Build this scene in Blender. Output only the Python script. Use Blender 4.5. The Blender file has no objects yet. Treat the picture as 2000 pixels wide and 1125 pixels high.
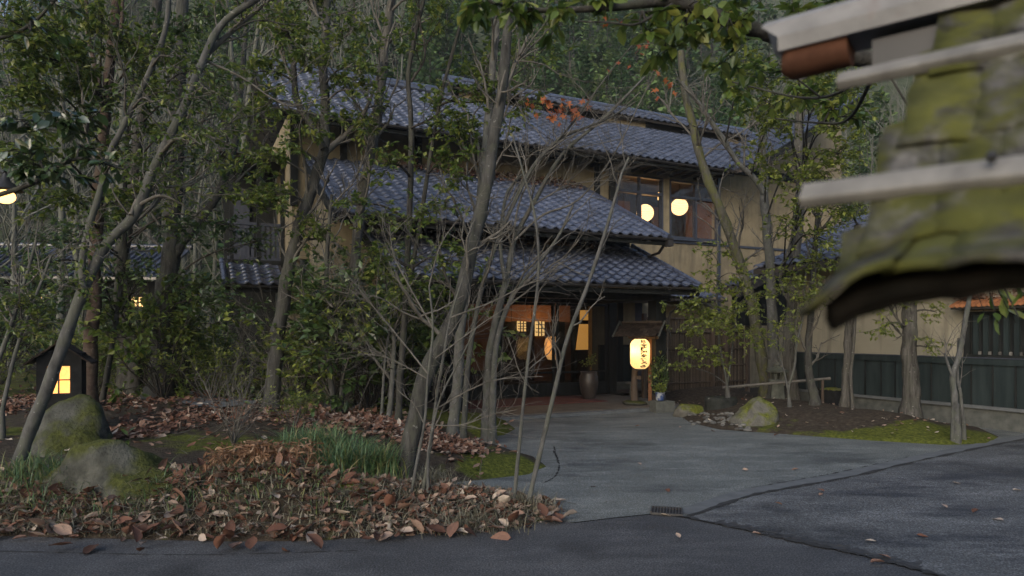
import bpy, math, random
import numpy as np
from mathutils import Vector, Matrix, noise as mnoise

scn = bpy.context.scene
COL = scn.collection
R = random.Random(7)
NR = np.random.RandomState(11)

# ------------------------------------------------------------------ camera, sky, light
F, HV, EYE = 1300.0, 650.0, 1.7          # focal length in px of a 2000 px wide picture, horizon row, eye height
cam_d = bpy.data.cameras.new('camera')
cam_d.sensor_width = 36.0
cam_d.lens = F / 2000.0 * 36.0
cam_d.shift_y = (HV - 562.5) / 2000.0
cam_d.clip_start = 0.05
cam_d.clip_end = 600.0
cam_d.dof.use_dof = True
cam_d.dof.focus_distance = 9.5
cam_d.dof.aperture_fstop = 2.2
cam = bpy.data.objects.new('camera', cam_d)
cam.location = (0, 0, EYE)
cam.rotation_euler = (math.radians(90), 0, 0)
COL.objects.link(cam)
scn.camera = cam

SUN_EL, SUN_AZ = math.radians(24), math.radians(205)     # azimuth from +Y, clockwise: behind the camera
world = bpy.data.worlds.new('World')
scn.world = world
world.use_nodes = True
wn = world.node_tree
bg = wn.nodes['Background']
sky = wn.nodes.new('ShaderNodeTexSky')
sky.sky_type = 'NISHITA'
sky.sun_disc = False
sky.sun_elevation = SUN_EL
sky.sun_rotation = SUN_AZ
sky.air_density = 1.0
sky.dust_density = 3.0
sky.ozone_density = 2.0
hs = wn.nodes.new('ShaderNodeHueSaturation')
hs.inputs['Saturation'].default_value = 1.0
wn.links.new(sky.outputs[0], hs.inputs['Color'])
wn.links.new(hs.outputs[0], bg.inputs[0])
bg.inputs[1].default_value = 0.15

sun_d = bpy.data.lights.new('sun', 'SUN')
sun_d.energy = 0.5
sun_d.angle = math.radians(40)
sun_d.color = (1.0, 0.98, 0.96)
sun = bpy.data.objects.new('sun', sun_d)
sdir = Vector((math.sin(SUN_AZ) * math.cos(SUN_EL), math.cos(SUN_AZ) * math.cos(SUN_EL), math.sin(math.radians(50))))
sun.rotation_euler = sdir.to_track_quat('Z', 'Y').to_euler()
COL.objects.link(sun)

scn.view_settings.view_transform = 'Standard'
scn.view_settings.look = 'None'
scn.view_settings.exposure = 0.62
scn.view_settings.gamma = 1.0
scn.render.engine = 'CYCLES'
scn.cycles.max_bounces = 6
scn.cycles.transparent_max_bounces = 12
scn.cycles.use_denoising = True
scn.cycles.caustics_reflective = False
scn.cycles.caustics_refractive = False
scn.cycles.sample_clamp_indirect = 4.0

# ------------------------------------------------------------------ coordinates
def P(u, v, d):
    return np.array([(u - 1000) / F * d, d, EYE - (v - HV) / F * d])
def G(u, v, z=0.0):
    d = (EYE - z) * F / (v - HV)
    return np.array([(u - 1000) / F * d, d, z])
OB = np.array([3.29, 15.03, 0.0]); ES = np.array([.899, .438, 0.0]); ET = np.array([-.438, .899, 0.0]); EZ = np.array([0, 0, 1.0])
def Bp(s, t, z): return OB + s * ES + t * ET + z * EZ
YAW = math.atan2(.438, .899)
BM = Matrix.Translation(OB.tolist()) @ Matrix.Rotation(YAW, 4, 'Z')    # building frame -> world
def PT(u, v, t):
    """point of the building plane at depth t that lies behind picture position (u, v) -> (s, z)"""
    r = np.array([(u - 1000) / F, 1.0]); d = (t + OB[:2] @ ET[:2]) / (r @ ET[:2]); p = r * d
    return float((p - OB[:2]) @ ES[:2]), float(EYE - (v - HV) * d / F)
def sstep(a, b, x):
    t = np.clip((x - a) / (b - a), 0, 1); return t * t * (3 - 2 * t)

# ------------------------------------------------------------------ materials
def new_mat(name):
    m = bpy.data.materials.new(name); m.use_nodes = True
    nt = m.node_tree
    return m, nt, nt.nodes['Principled BSDF']
def ramp(nt, stops, fac):
    r = nt.nodes.new('ShaderNodeValToRGB')
    els = r.color_ramp.elements
    while len(els) < len(stops): els.new(0.5)
    for e, (p, c) in zip(els, stops):
        e.position = p; e.color = (c[0], c[1], c[2], 1)
    nt.links.new(fac, r.inputs[0]); return r.outputs[0]
def noise(nt, scale, detail=4, stretch=None, rough=.55):
    tc = nt.nodes.new('ShaderNodeTexCoord'); n = nt.nodes.new('ShaderNodeTexNoise')
    n.inputs['Scale'].default_value = scale; n.inputs['Detail'].default_value = detail; n.inputs['Roughness'].default_value = rough
    src = tc.outputs['Object']
    if stretch:
        mp = nt.nodes.new('ShaderNodeMapping'); mp.inputs['Scale'].default_value = stretch
        nt.links.new(src, mp.inputs[0]); src = mp.outputs[0]
    nt.links.new(src, n.inputs['Vector']); return n.outputs['Fac']
def mix(nt, fac, a, b, mode='MIX'):
    m = nt.nodes.new('ShaderNodeMix'); m.data_type = 'RGBA'; m.blend_type = mode
    for val, sock in ((fac, m.inputs[0]), (a, m.inputs[6]), (b, m.inputs[7])):
        if hasattr(val, 'node'): nt.links.new(val, sock)
        elif isinstance(val, (int, float)): sock.default_value = val
        else: sock.default_value = (*val, 1)
    return m.outputs[2]
def attr(nt, name):
    a = nt.nodes.new('ShaderNodeAttribute'); a.attribute_name = name; return a.outputs['Fac']
def objrand(nt):
    return nt.nodes.new('ShaderNodeObjectInfo').outputs['Random']
def bump(nt, bs, h, dist=.02, strength=.6):
    b = nt.nodes.new('ShaderNodeBump'); b.inputs['Distance'].default_value = dist; b.inputs['Strength'].default_value = strength
    nt.links.new(h, b.inputs['Height']); nt.links.new(b.outputs[0], bs.inputs['Normal'])
def pm(name, stops, scale=4, rough=.8, bmp=.0, stretch=None, big=None, metal=0, detail=5, spec=.5, bscale=None, vary=None):
    """noise-ramped principled material; big=(scale, colour, amount) lays blotches of a second colour over it; vary = per-object tint"""
    m, nt, bs = new_mat(name)
    n = noise(nt, scale, detail, stretch)
    c = ramp(nt, stops, n)
    if big:
        n2 = noise(nt, big[0], 5)
        f = ramp(nt, [(big[3] if len(big) > 3 else .5, (0, 0, 0)), ((big[3] if len(big) > 3 else .5) + .12, (big[2],) * 3)], n2)
        c = mix(nt, f, c, big[1])
    if vary:
        v = ramp(nt, [(0, (1 - vary,) * 3), (1, (1 + vary,) * 3)], objrand(nt)); c = mix(nt, 1.0, c, v, 'MULTIPLY')
    nt.links.new(c, bs.inputs['Base Color'])
    bs.inputs['Roughness'].default_value = rough; bs.inputs['Metallic'].default_value = metal
    bs.inputs['Specular IOR Level'].default_value = spec
    if bmp: bump(nt, bs, noise(nt, bscale, 6, stretch) if bscale else n, bmp)
    return m
def leafmat(name, stops, rough=.45, trans=.25, obj=False, spec=.5):
    m, nt, bs = new_mat(name)
    c = ramp(nt, stops, objrand(nt) if obj else attr(nt, 'rnd'))
    c = mix(nt, .35, c, ramp(nt, [(.3, (.55, .55, .55)), (.7, (1.2, 1.2, 1.2))], noise(nt, 9, 3)), 'MULTIPLY')
    nt.links.new(c, bs.inputs['Base Color']); bs.inputs['Roughness'].default_value = rough
    bs.inputs['Specular IOR Level'].default_value = spec
    tr = nt.nodes.new('ShaderNodeBsdfTranslucent'); nt.links.new(c, tr.inputs[0])
    mx = nt.nodes.new('ShaderNodeMixShader'); mx.inputs[0].default_value = trans
    nt.links.new(bs.outputs[0], mx.inputs[1]); nt.links.new(tr.outputs[0], mx.inputs[2])
    nt.links.new(mx.outputs[0], nt.nodes['Material Output'].inputs[0])
    return m
def emat(name, col, strength, base=None):
    m, nt, bs = new_mat(name)
    bs.inputs['Base Color'].default_value = (*(base or col), 1)
    bs.inputs['Emission Color'].default_value = (*col, 1); bs.inputs['Emission Strength'].default_value = strength
    bs.inputs['Roughness'].default_value = .8
    return m
def glassmat(name, tint=(.9, .92, .92), refl=.9):
    m, nt, bs = new_mat(name)
    nt.nodes.remove(bs)
    tr = nt.nodes.new('ShaderNodeBsdfTransparent'); tr.inputs[0].default_value = (*tint, 1)
    gl = nt.nodes.new('ShaderNodeBsdfGlossy'); gl.inputs['Roughness'].default_value = .02; gl.inputs[0].default_value = (refl,) * 3 + (1,)
    fr = nt.nodes.new('ShaderNodeFresnel'); fr.inputs[0].default_value = 1.6
    bm_ = nt.nodes.new('ShaderNodeBump'); bm_.inputs['Distance'].default_value = .004; bm_.inputs['Strength'].default_value = .25
    nt.links.new(noise(nt, 2.2, 1), bm_.inputs['Height']); nt.links.new(bm_.outputs[0], gl.inputs['Normal'])
    mx = nt.nodes.new('ShaderNodeMixShader')
    ge = nt.nodes.new('ShaderNodeNewGeometry'); inv = nt.nodes.new('ShaderNodeMath'); inv.operation = 'SUBTRACT'; inv.inputs[0].default_value = 1.0; nt.links.new(ge.outputs['Backfacing'], inv.inputs[1])
    mu = nt.nodes.new('ShaderNodeMath'); mu.operation = 'MULTIPLY'; nt.links.new(fr.outputs[0], mu.inputs[0]); nt.links.new(inv.outputs[0], mu.inputs[1])
    nt.links.new(mu.outputs[0], mx.inputs[0]); nt.links.new(tr.outputs[0], mx.inputs[1]); nt.links.new(gl.outputs[0], mx.inputs[2])
    nt.links.new(mx.outputs[0], nt.nodes['Material Output'].inputs[0])
    return m
def papermat(name, col, em):
    """lit paper: translucent, with a little even glow of its own"""
    m, nt, bs = new_mat(name)
    nt.nodes.remove(bs)
    c = ramp(nt, [(.3, tuple(x * .8 for x in col)), (.7, col)], noise(nt, 25, 4))
    tr = nt.nodes.new('ShaderNodeBsdfTranslucent'); df = nt.nodes.new('ShaderNodeBsdfDiffuse'); e = nt.nodes.new('ShaderNodeEmission')
    for n in (tr, df, e): nt.links.new(c, n.inputs[0])
    e.inputs[1].default_value = em
    a = nt.nodes.new('ShaderNodeMixShader'); a.inputs[0].default_value = .35
    nt.links.new(tr.outputs[0], a.inputs[1]); nt.links.new(df.outputs[0], a.inputs[2])
    b = nt.nodes.new('ShaderNodeAddShader'); nt.links.new(a.outputs[0], b.inputs[0]); nt.links.new(e.outputs[0], b.inputs[1])
    nt.links.new(b.outputs[0], nt.nodes['Material Output'].inputs[0])
    return m

def road_mat(name, c0, c1, patch, patch_amt, speck=.5, rough=.75, pth=.5):
    m, nt, bs = new_mat(name)
    c = ramp(nt, [(.3, c0), (.7, c1)], noise(nt, 1.3, 6))
    f = ramp(nt, [(pth, (0, 0, 0)), (pth + .13, (patch_amt,) * 3)], noise(nt, 1.0, 6, (.55, 1.6, 1), .62))
    c = mix(nt, f, c, patch)
    wear = ramp(nt, [(.5, (0, 0, 0)), (.62, (.5, .5, .5))], noise(nt, 1.6, 8, (.6, 1.3, 1), .7)); c = mix(nt, wear, c, tuple(x * 1.55 for x in c1))
    stain = ramp(nt, [(.56, (0, 0, 0)), (.66, (.75, .75, .75))], noise(nt, .55, 7, None, .6)); c = mix(nt, stain, c, tuple(x * .5 for x in c0))
    sp = noise(nt, 75, 3)
    c = mix(nt, speck, c, ramp(nt, [(.33, (.2, .2, .2)), (.5, (1, 1, 1)), (.66, (2.6, 2.6, 2.6))], sp), 'MULTIPLY')
    c = mix(nt, .5, c, ramp(nt, [(.35, (.66, .66, .66)), (.65, (1.3, 1.3, 1.3))], noise(nt, 22, 6, None, .7)), 'MULTIPLY')
    nt.links.new(c, bs.inputs['Base Color']); bs.inputs['Roughness'].default_value = rough
    bs.inputs['Specular IOR Level'].default_value = .35
    bump(nt, bs, sp, .006, .8)
    return m
MAT = {}
MAT['road'] = road_mat('road_asphalt', (.034, .036, .039), (.054, .056, .06), (.078, .08, .083), .55, .75)
MAT['drive'] = road_mat('driveway_concrete', (.085, .094, .091), (.122, .132, .126), (.045, .05, .052), .8, .55, pth=.52)
MAT['lot'] = road_mat('lot_asphalt', (.062, .066, .069), (.092, .096, .098), (.028, .031, .037), .9, .7, pth=.48)
MAT['kerb'] = pm('edging_concrete', [(.3, (.075, .083, .088)), (.7, (.115, .123, .128))], 6, .85, .004)
MAT['crack'] = pm('dark_joint', [(.3, (.012, .013, .014)), (.7, (.025, .026, .028))], 10, .95)
MAT['iron'] = pm('cast_iron', [(.3, (.02, .02, .022)), (.7, (.05, .048, .046))], 30, .6, .002)

def bed_mat():
    m, nt, bs = new_mat('garden_soil_and_moss')
    soil = ramp(nt, [(.3, (.022, .018, .013)), (.55, (.05, .04, .03)), (.75, (.085, .07, .052))], noise(nt, 14, 7))
    ms = ramp(nt, [(.3, (.03, .038, .008)), (.55, (.085, .098, .016)), (.75, (.15, .16, .03))], noise(nt, 22, 7))
    n = noise(nt, 5, 6)
    mth = nt.nodes.new('ShaderNodeMath'); mth.operation = 'ADD'
    nt.links.new(attr(nt, 'moss'), mth.inputs[0]); nt.links.new(n, mth.inputs[1])
    f = ramp(nt, [(.72, (0, 0, 0)), (.92, (1, 1, 1))], mth.outputs[0])
    c = mix(nt, f, soil, ms)
    nt.links.new(c, bs.inputs['Base Color']); bs.inputs['Roughness'].default_value = 1; bs.inputs['Specular IOR Level'].default_value = .15
    bump(nt, bs, noise(nt, 45, 6), .03, .9)
    return m
MAT['bed'] = bed_mat()
MAT['forest_floor'] = pm('forest_floor', [(.3, (.025, .04, .02)), (.5, (.05, .065, .035)), (.7, (.085, .095, .06))], 1.1, 1, .3, detail=8, spec=.1)
MAT['ground'] = pm('bare_ground', [(.3, (.03, .028, .02)), (.7, (.07, .06, .045))], 2, 1, .02, spec=.1)
MAT['step'] = pm('porch_stone', [(.3, (.075, .066, .055)), (.7, (.12, .105, .088))], 5, .75, .004, big=(1.6, (.05, .045, .04), .5))
MAT['carpet'] = pm('red_carpet', [(.3, (.075, .02, .016)), (.7, (.11, .032, .026))], 30, .95, .002)
MAT['ochre'] = pm('ochre_plaster', [(.25, (.2, .163, .098)), (.75, (.27, .225, .142))], 1.4, .9, .003, big=(3, (.155, .128, .08), .5, .5), bscale=60)
MAT['greyplaster'] = pm('grey_plaster', [(.25, (.24, .225, .17)), (.75, (.32, .30, .235))], 1.2, .9, .003, big=(2.2, (.16, .15, .12), .4, .55), bscale=60)
def streaks(mname, sc, amt):
    m = MAT[mname]; nt = m.node_tree; bs = nt.nodes['Principled BSDF']; src = bs.inputs['Base Color'].links[0].from_socket
    f = ramp(nt, [(.5, (0, 0, 0)), (.68, (amt,) * 3)], noise(nt, sc, 6, (1, 1, .12)))
    nt.links.new(mix(nt, f, src, (.07, .06, .045)), bs.inputs['Base Color'])
streaks('ochre', 5, .5); streaks('greyplaster', 4, .45)
MAT['timber'] = pm('dark_timber', [(.3, (.009, .0105, .0105)), (.7, (.02, .022, .0215))], 12, .8, .003, stretch=(1, 1, .15), spec=.15)
MAT['frame'] = pm('window_frame', [(.3, (.025, .03, .045)), (.7, (.04, .046, .065))], 14, .5)
MAT['dado'] = pm('green_black_boards', [(.3, (.011, .018, .019)), (.7, (.025, .036, .037))], 9, .75, .003, stretch=(1, 1, .12), vary=.25, spec=.2)
MAT['soffit'] = pm('soffit_boards', [(.3, (.02, .018, .016)), (.7, (.045, .038, .032))], 8, .8, .003)
def tile_mat():
    m, nt, bs = new_mat('blue_grey_glazed_tile')
    c = ramp(nt, [(.25, (.027, .033, .054)), (.6, (.047, .056, .087)), (.8, (.078, .089, .125))], noise(nt, 5, 5))
    v = ramp(nt, [(0, (.6, .6, .6)), (.5, (1, 1, 1)), (1, (1.45, 1.42, 1.36))], attr(nt, 'rnd'))
    c = mix(nt, 1.0, c, v, 'MULTIPLY')
    v2 = ramp(nt, [(0, (.65, .65, .66)), (1, (1.4, 1.38, 1.34))], objrand(nt)); c = mix(nt, 1.0, c, v2, 'MULTIPLY')
    li = ramp(nt, [(.62, (0, 0, 0)), (.74, (.55, .55, .55))], noise(nt, 14, 6))
    c = mix(nt, li, c, (.10, .105, .095))
    nt.links.new(c, bs.inputs['Base Color'])
    r = ramp(nt, [(.3, (.22, .22, .22)), (.7, (.42, .42, .42))], noise(nt, 9, 5)); nt.links.new(r, bs.inputs['Roughness'])
    bs.inputs['Specular IOR Level'].default_value = 1.0
    bump(nt, bs, noise(nt, 40, 4), .003, .4)
    return m
MAT['tile'] = tile_mat()
MAT['gutter'] = pm('brown_gutter', [(.3, (.018, .017, .018)), (.7, (.035, .032, .03))], 10, .5)
MAT['glass'] = glassmat('window_glass', refl=.8)
MAT['doorglass'] = glassmat('door_glass', (.7, .7, .68), .45)
MAT['inwall'] = pm('warm_interior_wall', [(.3, (.12, .06, .028)), (.7, (.2, .105, .05))], 2, .9)
MAT['indark'] = pm('dark_interior', [(.3, (.018, .013, .010)), (.7, (.04, .028, .02))], 4, .7)
MAT['noren'] = papermat('brown_door_curtain', (.3, .175, .115), .012)
MAT['bamboo_old'] = pm('weathered_bamboo', [(.3, (.042, .033, .027)), (.7, (.09, .072, .058))], 12, .85, .003, stretch=(1, 1, .1), vary=.4, spec=.2)
MAT['bamboo_rail'] = pm('grey_bamboo', [(.3, (.06, .057, .052)), (.7, (.13, .124, .112))], 8, .7)
MAT['oldwood'] = pm('weathered_wood', [(.3, (.045, .032, .024)), (.7, (.095, .07, .052))], 10, .85, .006, stretch=(1, 1, .15))
MAT['orangewood'] = pm('orange_brown_wood', [(.3, (.13, .055, .022)), (.7, (.21, .095, .04))], 9, .75, .003, stretch=(1, 1, .1))
MAT['barkshingle'] = pm('bark_shingle', [(.3, (.016, .012, .010)), (.7, (.055, .042, .034))], 16, .95, .01, vary=.45, spec=.15)
MAT['blackbox'] = pm('black_stained_board', [(.3, (.009, .0095, .01)), (.7, (.019, .02, .021))], 10, .85, .002, spec=.1)
MAT['rock'] = None
def rock_mat(name, stone0, stone1, mossc, amt):
    m, nt, bs = new_mat(name)
    c = ramp(nt, [(.3, stone0), (.65, stone1)], noise(nt, 7, 8))
    c = mix(nt, ramp(nt, [(.64, (0, 0, 0)), (.68, (.8, .8, .8))], noise(nt, 3.3, 4)), c, (.2, .2, .19))
    ge = nt.nodes.new('ShaderNodeNewGeometry'); sx = nt.nodes.new('ShaderNodeSeparateXYZ'); nt.links.new(ge.outputs['Normal'], sx.inputs[0])
    ad = nt.nodes.new('ShaderNodeMath'); ad.operation = 'MULTIPLY_ADD'; ad.inputs[1].default_value = .35
    nt.links.new(sx.outputs[2], ad.inputs[0]); nt.links.new(noise(nt, 2.6, 7), ad.inputs[2])
    f = ramp(nt, [(.78 - amt, (0, 0, 0)), (.95 - amt, (1, 1, 1))], ad.outputs[0])
    ms = ramp(nt, [(.3, mossc[0]), (.7, mossc[1])], noise(nt, 24, 6))
    c = mix(nt, f, c, ms)
    nt.links.new(c, bs.inputs['Base Color']); bs.inputs['Roughness'].default_value = .97; bs.inputs['Specular IOR Level'].default_value = .2
    bump(nt, bs, noise(nt, 30, 8), .025, .9)
    return m
MOSS_D = ((.022, .028, .008), (.065, .072, .018)); MOSS_B = ((.05, .06, .01), (.14, .15, .025))
MAT['rock'] = rock_mat('mossy_boulder', (.03, .032, .027), (.085, .087, .075), MOSS_D, .2)
MAT['rockb'] = rock_mat('bright_mossy_stone', (.06, .06, .05), (.13, .125, .11), MOSS_B, .17)
MAT['darkstone'] = rock_mat('dark_basin_stone', (.012, .014, .013), (.03, .033, .03), MOSS_D, -.02)
MAT['lanternstone'] = rock_mat('lichen_granite', (.06, .066, .058), (.12, .128, .11), MOSS_D, -.02)
MAT['pebble'] = pm('river_pebble', [(.3, (.06, .06, .056)), (.7, (.13, .128, .118))], 6, .8, vary=.5)
MAT['urn'] = pm('dark_glazed_clay', [(.3, (.028, .022, .02)), (.7, (.06, .05, .046))], 5, .4, .002)
MAT['bluepot'] = pm('blue_white_porcelain', [(.42, (.45, .48, .52)), (.5, (.06, .1, .26)), (.62, (.05, .09, .24))], 9, .35)
MAT['greypot'] = pm('grey_stone_trough', [(.3, (.05, .055, .05)), (.7, (.1, .105, .095))], 8, .9, .006)
MAT['orangetile'] = pm('rust_orange_tile', [(.3, (.2, .075, .03)), (.7, (.36, .15, .06))], 7, .8, vary=.25)
MAT['ink'] = pm('black_ink', [(.3, (.006, .006, .006)), (.7, (.012, .012, .012))], 10, .8)
MAT['black'] = pm('black_lacquer', [(.3, (.01, .01, .01)), (.7, (.02, .02, .02))], 10, .5)

def bark(name, c0, c1, lich, amt, st=(1, 1, .18), sc=22, b=.02):
    m, nt, bs = new_mat(name)
    n = noise(nt, sc, 8, st, .6)
    c = ramp(nt, [(.28, c0), (.7, c1)], n)
    f = ramp(nt, [(.48, (0, 0, 0)), (.56, (amt,) * 3)], noise(nt, 8, 7, (1, 1, .6), .65))
    c = mix(nt, f, c, lich)
    f2 = ramp(nt, [(.66, (0, 0, 0)), (.71, (.7, .7, .7))], noise(nt, 26, 3))
    c = mix(nt, f2, c, tuple(min(1, x * 1.7 + .05) for x in c1))
    nt.links.new(c, bs.inputs['Base Color']); bs.inputs['Roughness'].default_value = .95; bs.inputs['Specular IOR Level'].default_value = .15
    bump(nt, bs, n, b, .8)
    return m
MAT['bark_pale'] = bark('pale_grey_bark', (.036, .037, .036), (.112, .113, .108), (.078, .085, .066), .6, (1, 1, .5), 14, .01)
MAT['bark_mid'] = bark('grey_brown_bark', (.016, .016, .015), (.07, .07, .066), (.058, .062, .048), .55)
MAT['bark_dark'] = bark('dark_bark', (.014, .0135, .0125), (.055, .053, .049), (.052, .056, .042), .5)
MAT['bark_red'] = bark('reddish_bark', (.028, .02, .016), (.07, .05, .04), (.07, .06, .045), .4, (1, 1, 2.5), 10)
MAT['bark_moss'] = bark('mossy_bark', (.035, .034, .026), (.1, .097, .08), (.075, .08, .03), .85)
MAT['bark_furrow'] = bark('furrowed_bark', (.018, .017, .015), (.11, .105, .095), (.07, .072, .055), .4, (1, 1, .1), 26, .04)
MAT['twig'] = pm('grey_twig', [(.3, (.06, .057, .05)), (.7, (.135, .128, .114))], 10, .95, spec=.15)
MAT['twig_dark'] = pm('dark_twig', [(.3, (.025, .022, .019)), (.7, (.05, .045, .04))], 10, .95, spec=.15)

LG = [(0, (.045, .08, .017)), (.45, (.1, .155, .03)), (.8, (.17, .215, .042)), (1, (.26, .275, .06))]
LY = [(0, (.085, .125, .02)), (.5, (.16, .205, .035)), (1, (.26, .29, .06))]
LD = [(0, (.03, .058, .02)), (.6, (.07, .12, .036)), (1, (.13, .185, .05))]
MAT['leaf'] = leafmat('evergreen_leaf', LG, .34, .45)
MAT['leaf_y'] = leafmat('yellow_green_leaf', LY, .42, .42)
MAT['leaf_d'] = leafmat('dark_glossy_leaf', LD, .3, .35, spec=.7)
MAT['leaf_obj'] = leafmat('large_evergreen_leaf', LG, .36, .4, True)
MAT['leaf_cam'] = leafmat('camellia_leaf', [(0, (.02, .04, .015)), (.6, (.045, .075, .025)), (1, (.08, .11, .03))], .26, .1, True, .8)
MAT['leaf_red'] = leafmat('orange_maple_leaf', [(0, (.16, .035, .012)), (1, (.34, .11, .03))], .7, .35)
DRY = [(0, (.05, .026, .018)), (.3, (.125, .058, .038)), (.55, (.18, .108, .078)), (.8, (.28, .21, .165)), (1, (.39, .34, .285))]
MAT['dry'] = leafmat('dry_fallen_leaf', DRY, .8, .1, False, .25)
MAT['dry_obj'] = leafmat('large_dry_leaf', [(0, (.06, .03, .02)), (.35, (.14, .066, .044)), (.65, (.23, .15, .115)), (.85, (.32, .24, .19)), (1, (.42, .36, .3))], .75, .1, True, .3)
MAT['fern'] = leafmat('withered_fern', [(0, (.12, .06, .032)), (.6, (.23, .135, .08)), (1, (.33, .24, .165))], .8, .15, False, .2)
MAT['weed'] = leafmat('withered_weed', [(0, (.07, .068, .045)), (.5, (.15, .145, .105)), (1, (.24, .225, .17))], .8, .15, False, .2)
MAT['grass'] = leafmat('lily_turf_blade', [(0, (.04, .09, .04)), (.55, (.09, .165, .065)), (.85, (.17, .2, .065)), (1, (.25, .22, .11))], .5, .25)
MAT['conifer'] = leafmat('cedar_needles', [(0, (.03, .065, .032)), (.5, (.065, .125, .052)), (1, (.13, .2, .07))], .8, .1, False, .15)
MAT['barewood'] = leafmat('bare_wood_twigs', [(0, (.07, .074, .062)), (.6, (.14, .146, .125)), (1, (.21, .215, .19))], .95, 0, False, .1)

# ------------------------------------------------------------------ mesh helpers
class MB:
    """collects vertices and faces; build() links them as one mesh object"""
    def __init__(self): self.v = []; self.f = []; self.n = 0; self.r = []
    def add(self, verts, faces, rnd=None):
        verts = np.asarray(verts, float).reshape(-1, 3); faces = np.asarray(faces, np.int64)
        self.v.append(verts); self.f.append(faces + self.n); self.n += len(verts)
        self.r.append(np.full(len(faces), .5) if rnd is None else np.broadcast_to(np.asarray(rnd, float), (len(faces),)))
    def box(self, c, s, m=None):
        x, y, z = [k / 2 for k in s]
        v = np.array([[a, b, d] for a in (-x, x) for b in (-y, y) for d in (-z, z)])
        if m is not None: v = v @ np.asarray(m).T
        self.add(v + np.asarray(c, float), [[0, 1, 3, 2], [4, 6, 7, 5], [0, 4, 5, 1], [2, 3, 7, 6], [0, 2, 6, 4], [1, 5, 7, 3]])
    def b2(self, a, b):
        a = np.minimum(a, b).astype(float), np.maximum(a, b).astype(float)
        self.box((a[0] + a[1]) / 2, a[1] - a[0])
    def tube(self, pts, rad, k=6, cap=True, rnd=None):
        pts = np.asarray(pts, float); n = len(pts)
        rad = np.broadcast_to(np.asarray(rad, float), (n,)) if np.ndim(rad) else np.full(n, rad)
        t = np.gradient(pts, axis=0); t /= np.linalg.norm(t, axis=1)[:, None] + 1e-9
        ref = np.array([0, 0, 1.0]) if abs(t[0][2]) < .8 else np.array([1.0, 0, 0])
        a = np.cross(t, ref); a /= np.linalg.norm(a, axis=1)[:, None] + 1e-9
        b = np.cross(t, a)
        th = np.arange(k) * 2 * math.pi / k
        v = pts[:, None, :] + rad[:, None, None] * (np.cos(th)[None, :, None] * a[:, None, :] + np.sin(th)[None, :, None] * b[:, None, :])
        i = np.arange(n - 1)[:, None] * k; j = np.arange(k)[None, :]; j2 = (j + 1) % k
        f = np.stack([i + j, i + j2, i + k + j2, i + k + j], -1).reshape(-1, 4)
        self.add(v.reshape(-1, 3), f, rnd)
        if cap and k > 3:
            for base, ring in ((0, v[0]), (1, v[-1])):
                vv = np.vstack([ring, ring.mean(0)]); self.add(vv, [[q, (q + 1) % k, k] for q in range(k)], rnd)
    def lathe(self, prof, k=20, c=(0, 0, 0), sx=1, sy=1):
        prof = np.asarray(prof, float); n = len(prof); th = np.arange(k) * 2 * math.pi / k
        v = np.stack([prof[:, :1] * np.cos(th) * sx, prof[:, :1] * np.sin(th) * sy, np.repeat(prof[:, 1:], k, 1)], -1) + np.asarray(c, float)
        i = np.arange(n - 1)[:, None] * k; j = np.arange(k)[None, :]; j2 = (j + 1) % k
        self.add(v.reshape(-1, 3), np.stack([i + j, i + j2, i + k + j2, i + k + j], -1).reshape(-1, 4))
    def prism(self, poly, axis_vec, m=None):
        poly = np.asarray(poly, float); n = len(poly); v = np.vstack([poly, poly + np.asarray(axis_vec, float)])
        if m is not None: v = v @ np.asarray(m).T
        self.add(v, [[i, (i + 1) % n, n + (i + 1) % n, n + i] for i in range(n)])
        c0, c1 = v[:n].mean(0), v[n:].mean(0)
        self.add(np.vstack([v[:n], c0]), [[i, (i + 1) % n, n] for i in range(n)]); self.add(np.vstack([v[n:], c1]), [[(i + 1) % n, i, n] for i in range(n)])
    def mesh(self, name, mat, smooth=False):
        me = bpy.data.meshes.new(name)
        V = np.vstack(self.v); me.vertices.add(len(V)); me.vertices.foreach_set('co', V.astype(np.float32).ravel())
        li = np.concatenate([f.ravel() for f in self.f]); lt = np.concatenate([np.full(len(f), f.shape[1]) for f in self.f])
        me.loops.add(len(li)); me.loops.foreach_set('vertex_index', li.astype(np.int32))
        me.polygons.add(len(lt)); ls = np.concatenate([[0], np.cumsum(lt)[:-1]])
        me.polygons.foreach_set('loop_start', ls.astype(np.int32)); me.polygons.foreach_set('loop_total', lt.astype(np.int32))
        me.polygons.foreach_set('use_smooth', np.full(len(lt), smooth))
        at = me.attributes.new('rnd', 'FLOAT', 'FACE'); at.data.foreach_set('value', np.concatenate(self.r).astype(np.float32))
        me.update(calc_edges=True); me.validate()
        if mat: me.materials.append(MAT[mat] if isinstance(mat, str) else mat)
        return me
    def build(self, name, mat, parent=None, smooth=False, mw=None):
        return link(name, self.mesh(name, mat, smooth), parent, mw)
def link(name, me, parent=None, mw=None):
    o = bpy.data.objects.new(name, me); COL.objects.link(o)
    if parent is not None: o.parent = parent
    if mw is not None: o.matrix_local = mw
    return o
def tag(o, label, cat, group=None):
    o['label'] = label; o['category'] = cat
    if group: o['group'] = group
    return o
def struct(o): o['kind'] = 'structure'; return o
def stuff(o, label=None, cat=None):
    o['kind'] = 'stuff'
    if label: o['label'] = label; o['category'] = cat
    return o
def empty(name, label, cat, loc=(0, 0, 0), rz=0, group=None, mw=None):
    o = bpy.data.objects.new(name, None); COL.objects.link(o)
    if mw is not None: o.matrix_world = mw
    else: o.location = tuple(loc); o.rotation_euler = (0, 0, rz)
    o.empty_display_size = .2
    return tag(o, label, cat, group)
def boxpart(name, mat, parent, *pairs):
    m = MB()
    for a, b in pairs: m.b2(np.array(a), np.array(b))
    return m.build(name, mat, parent)
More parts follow.
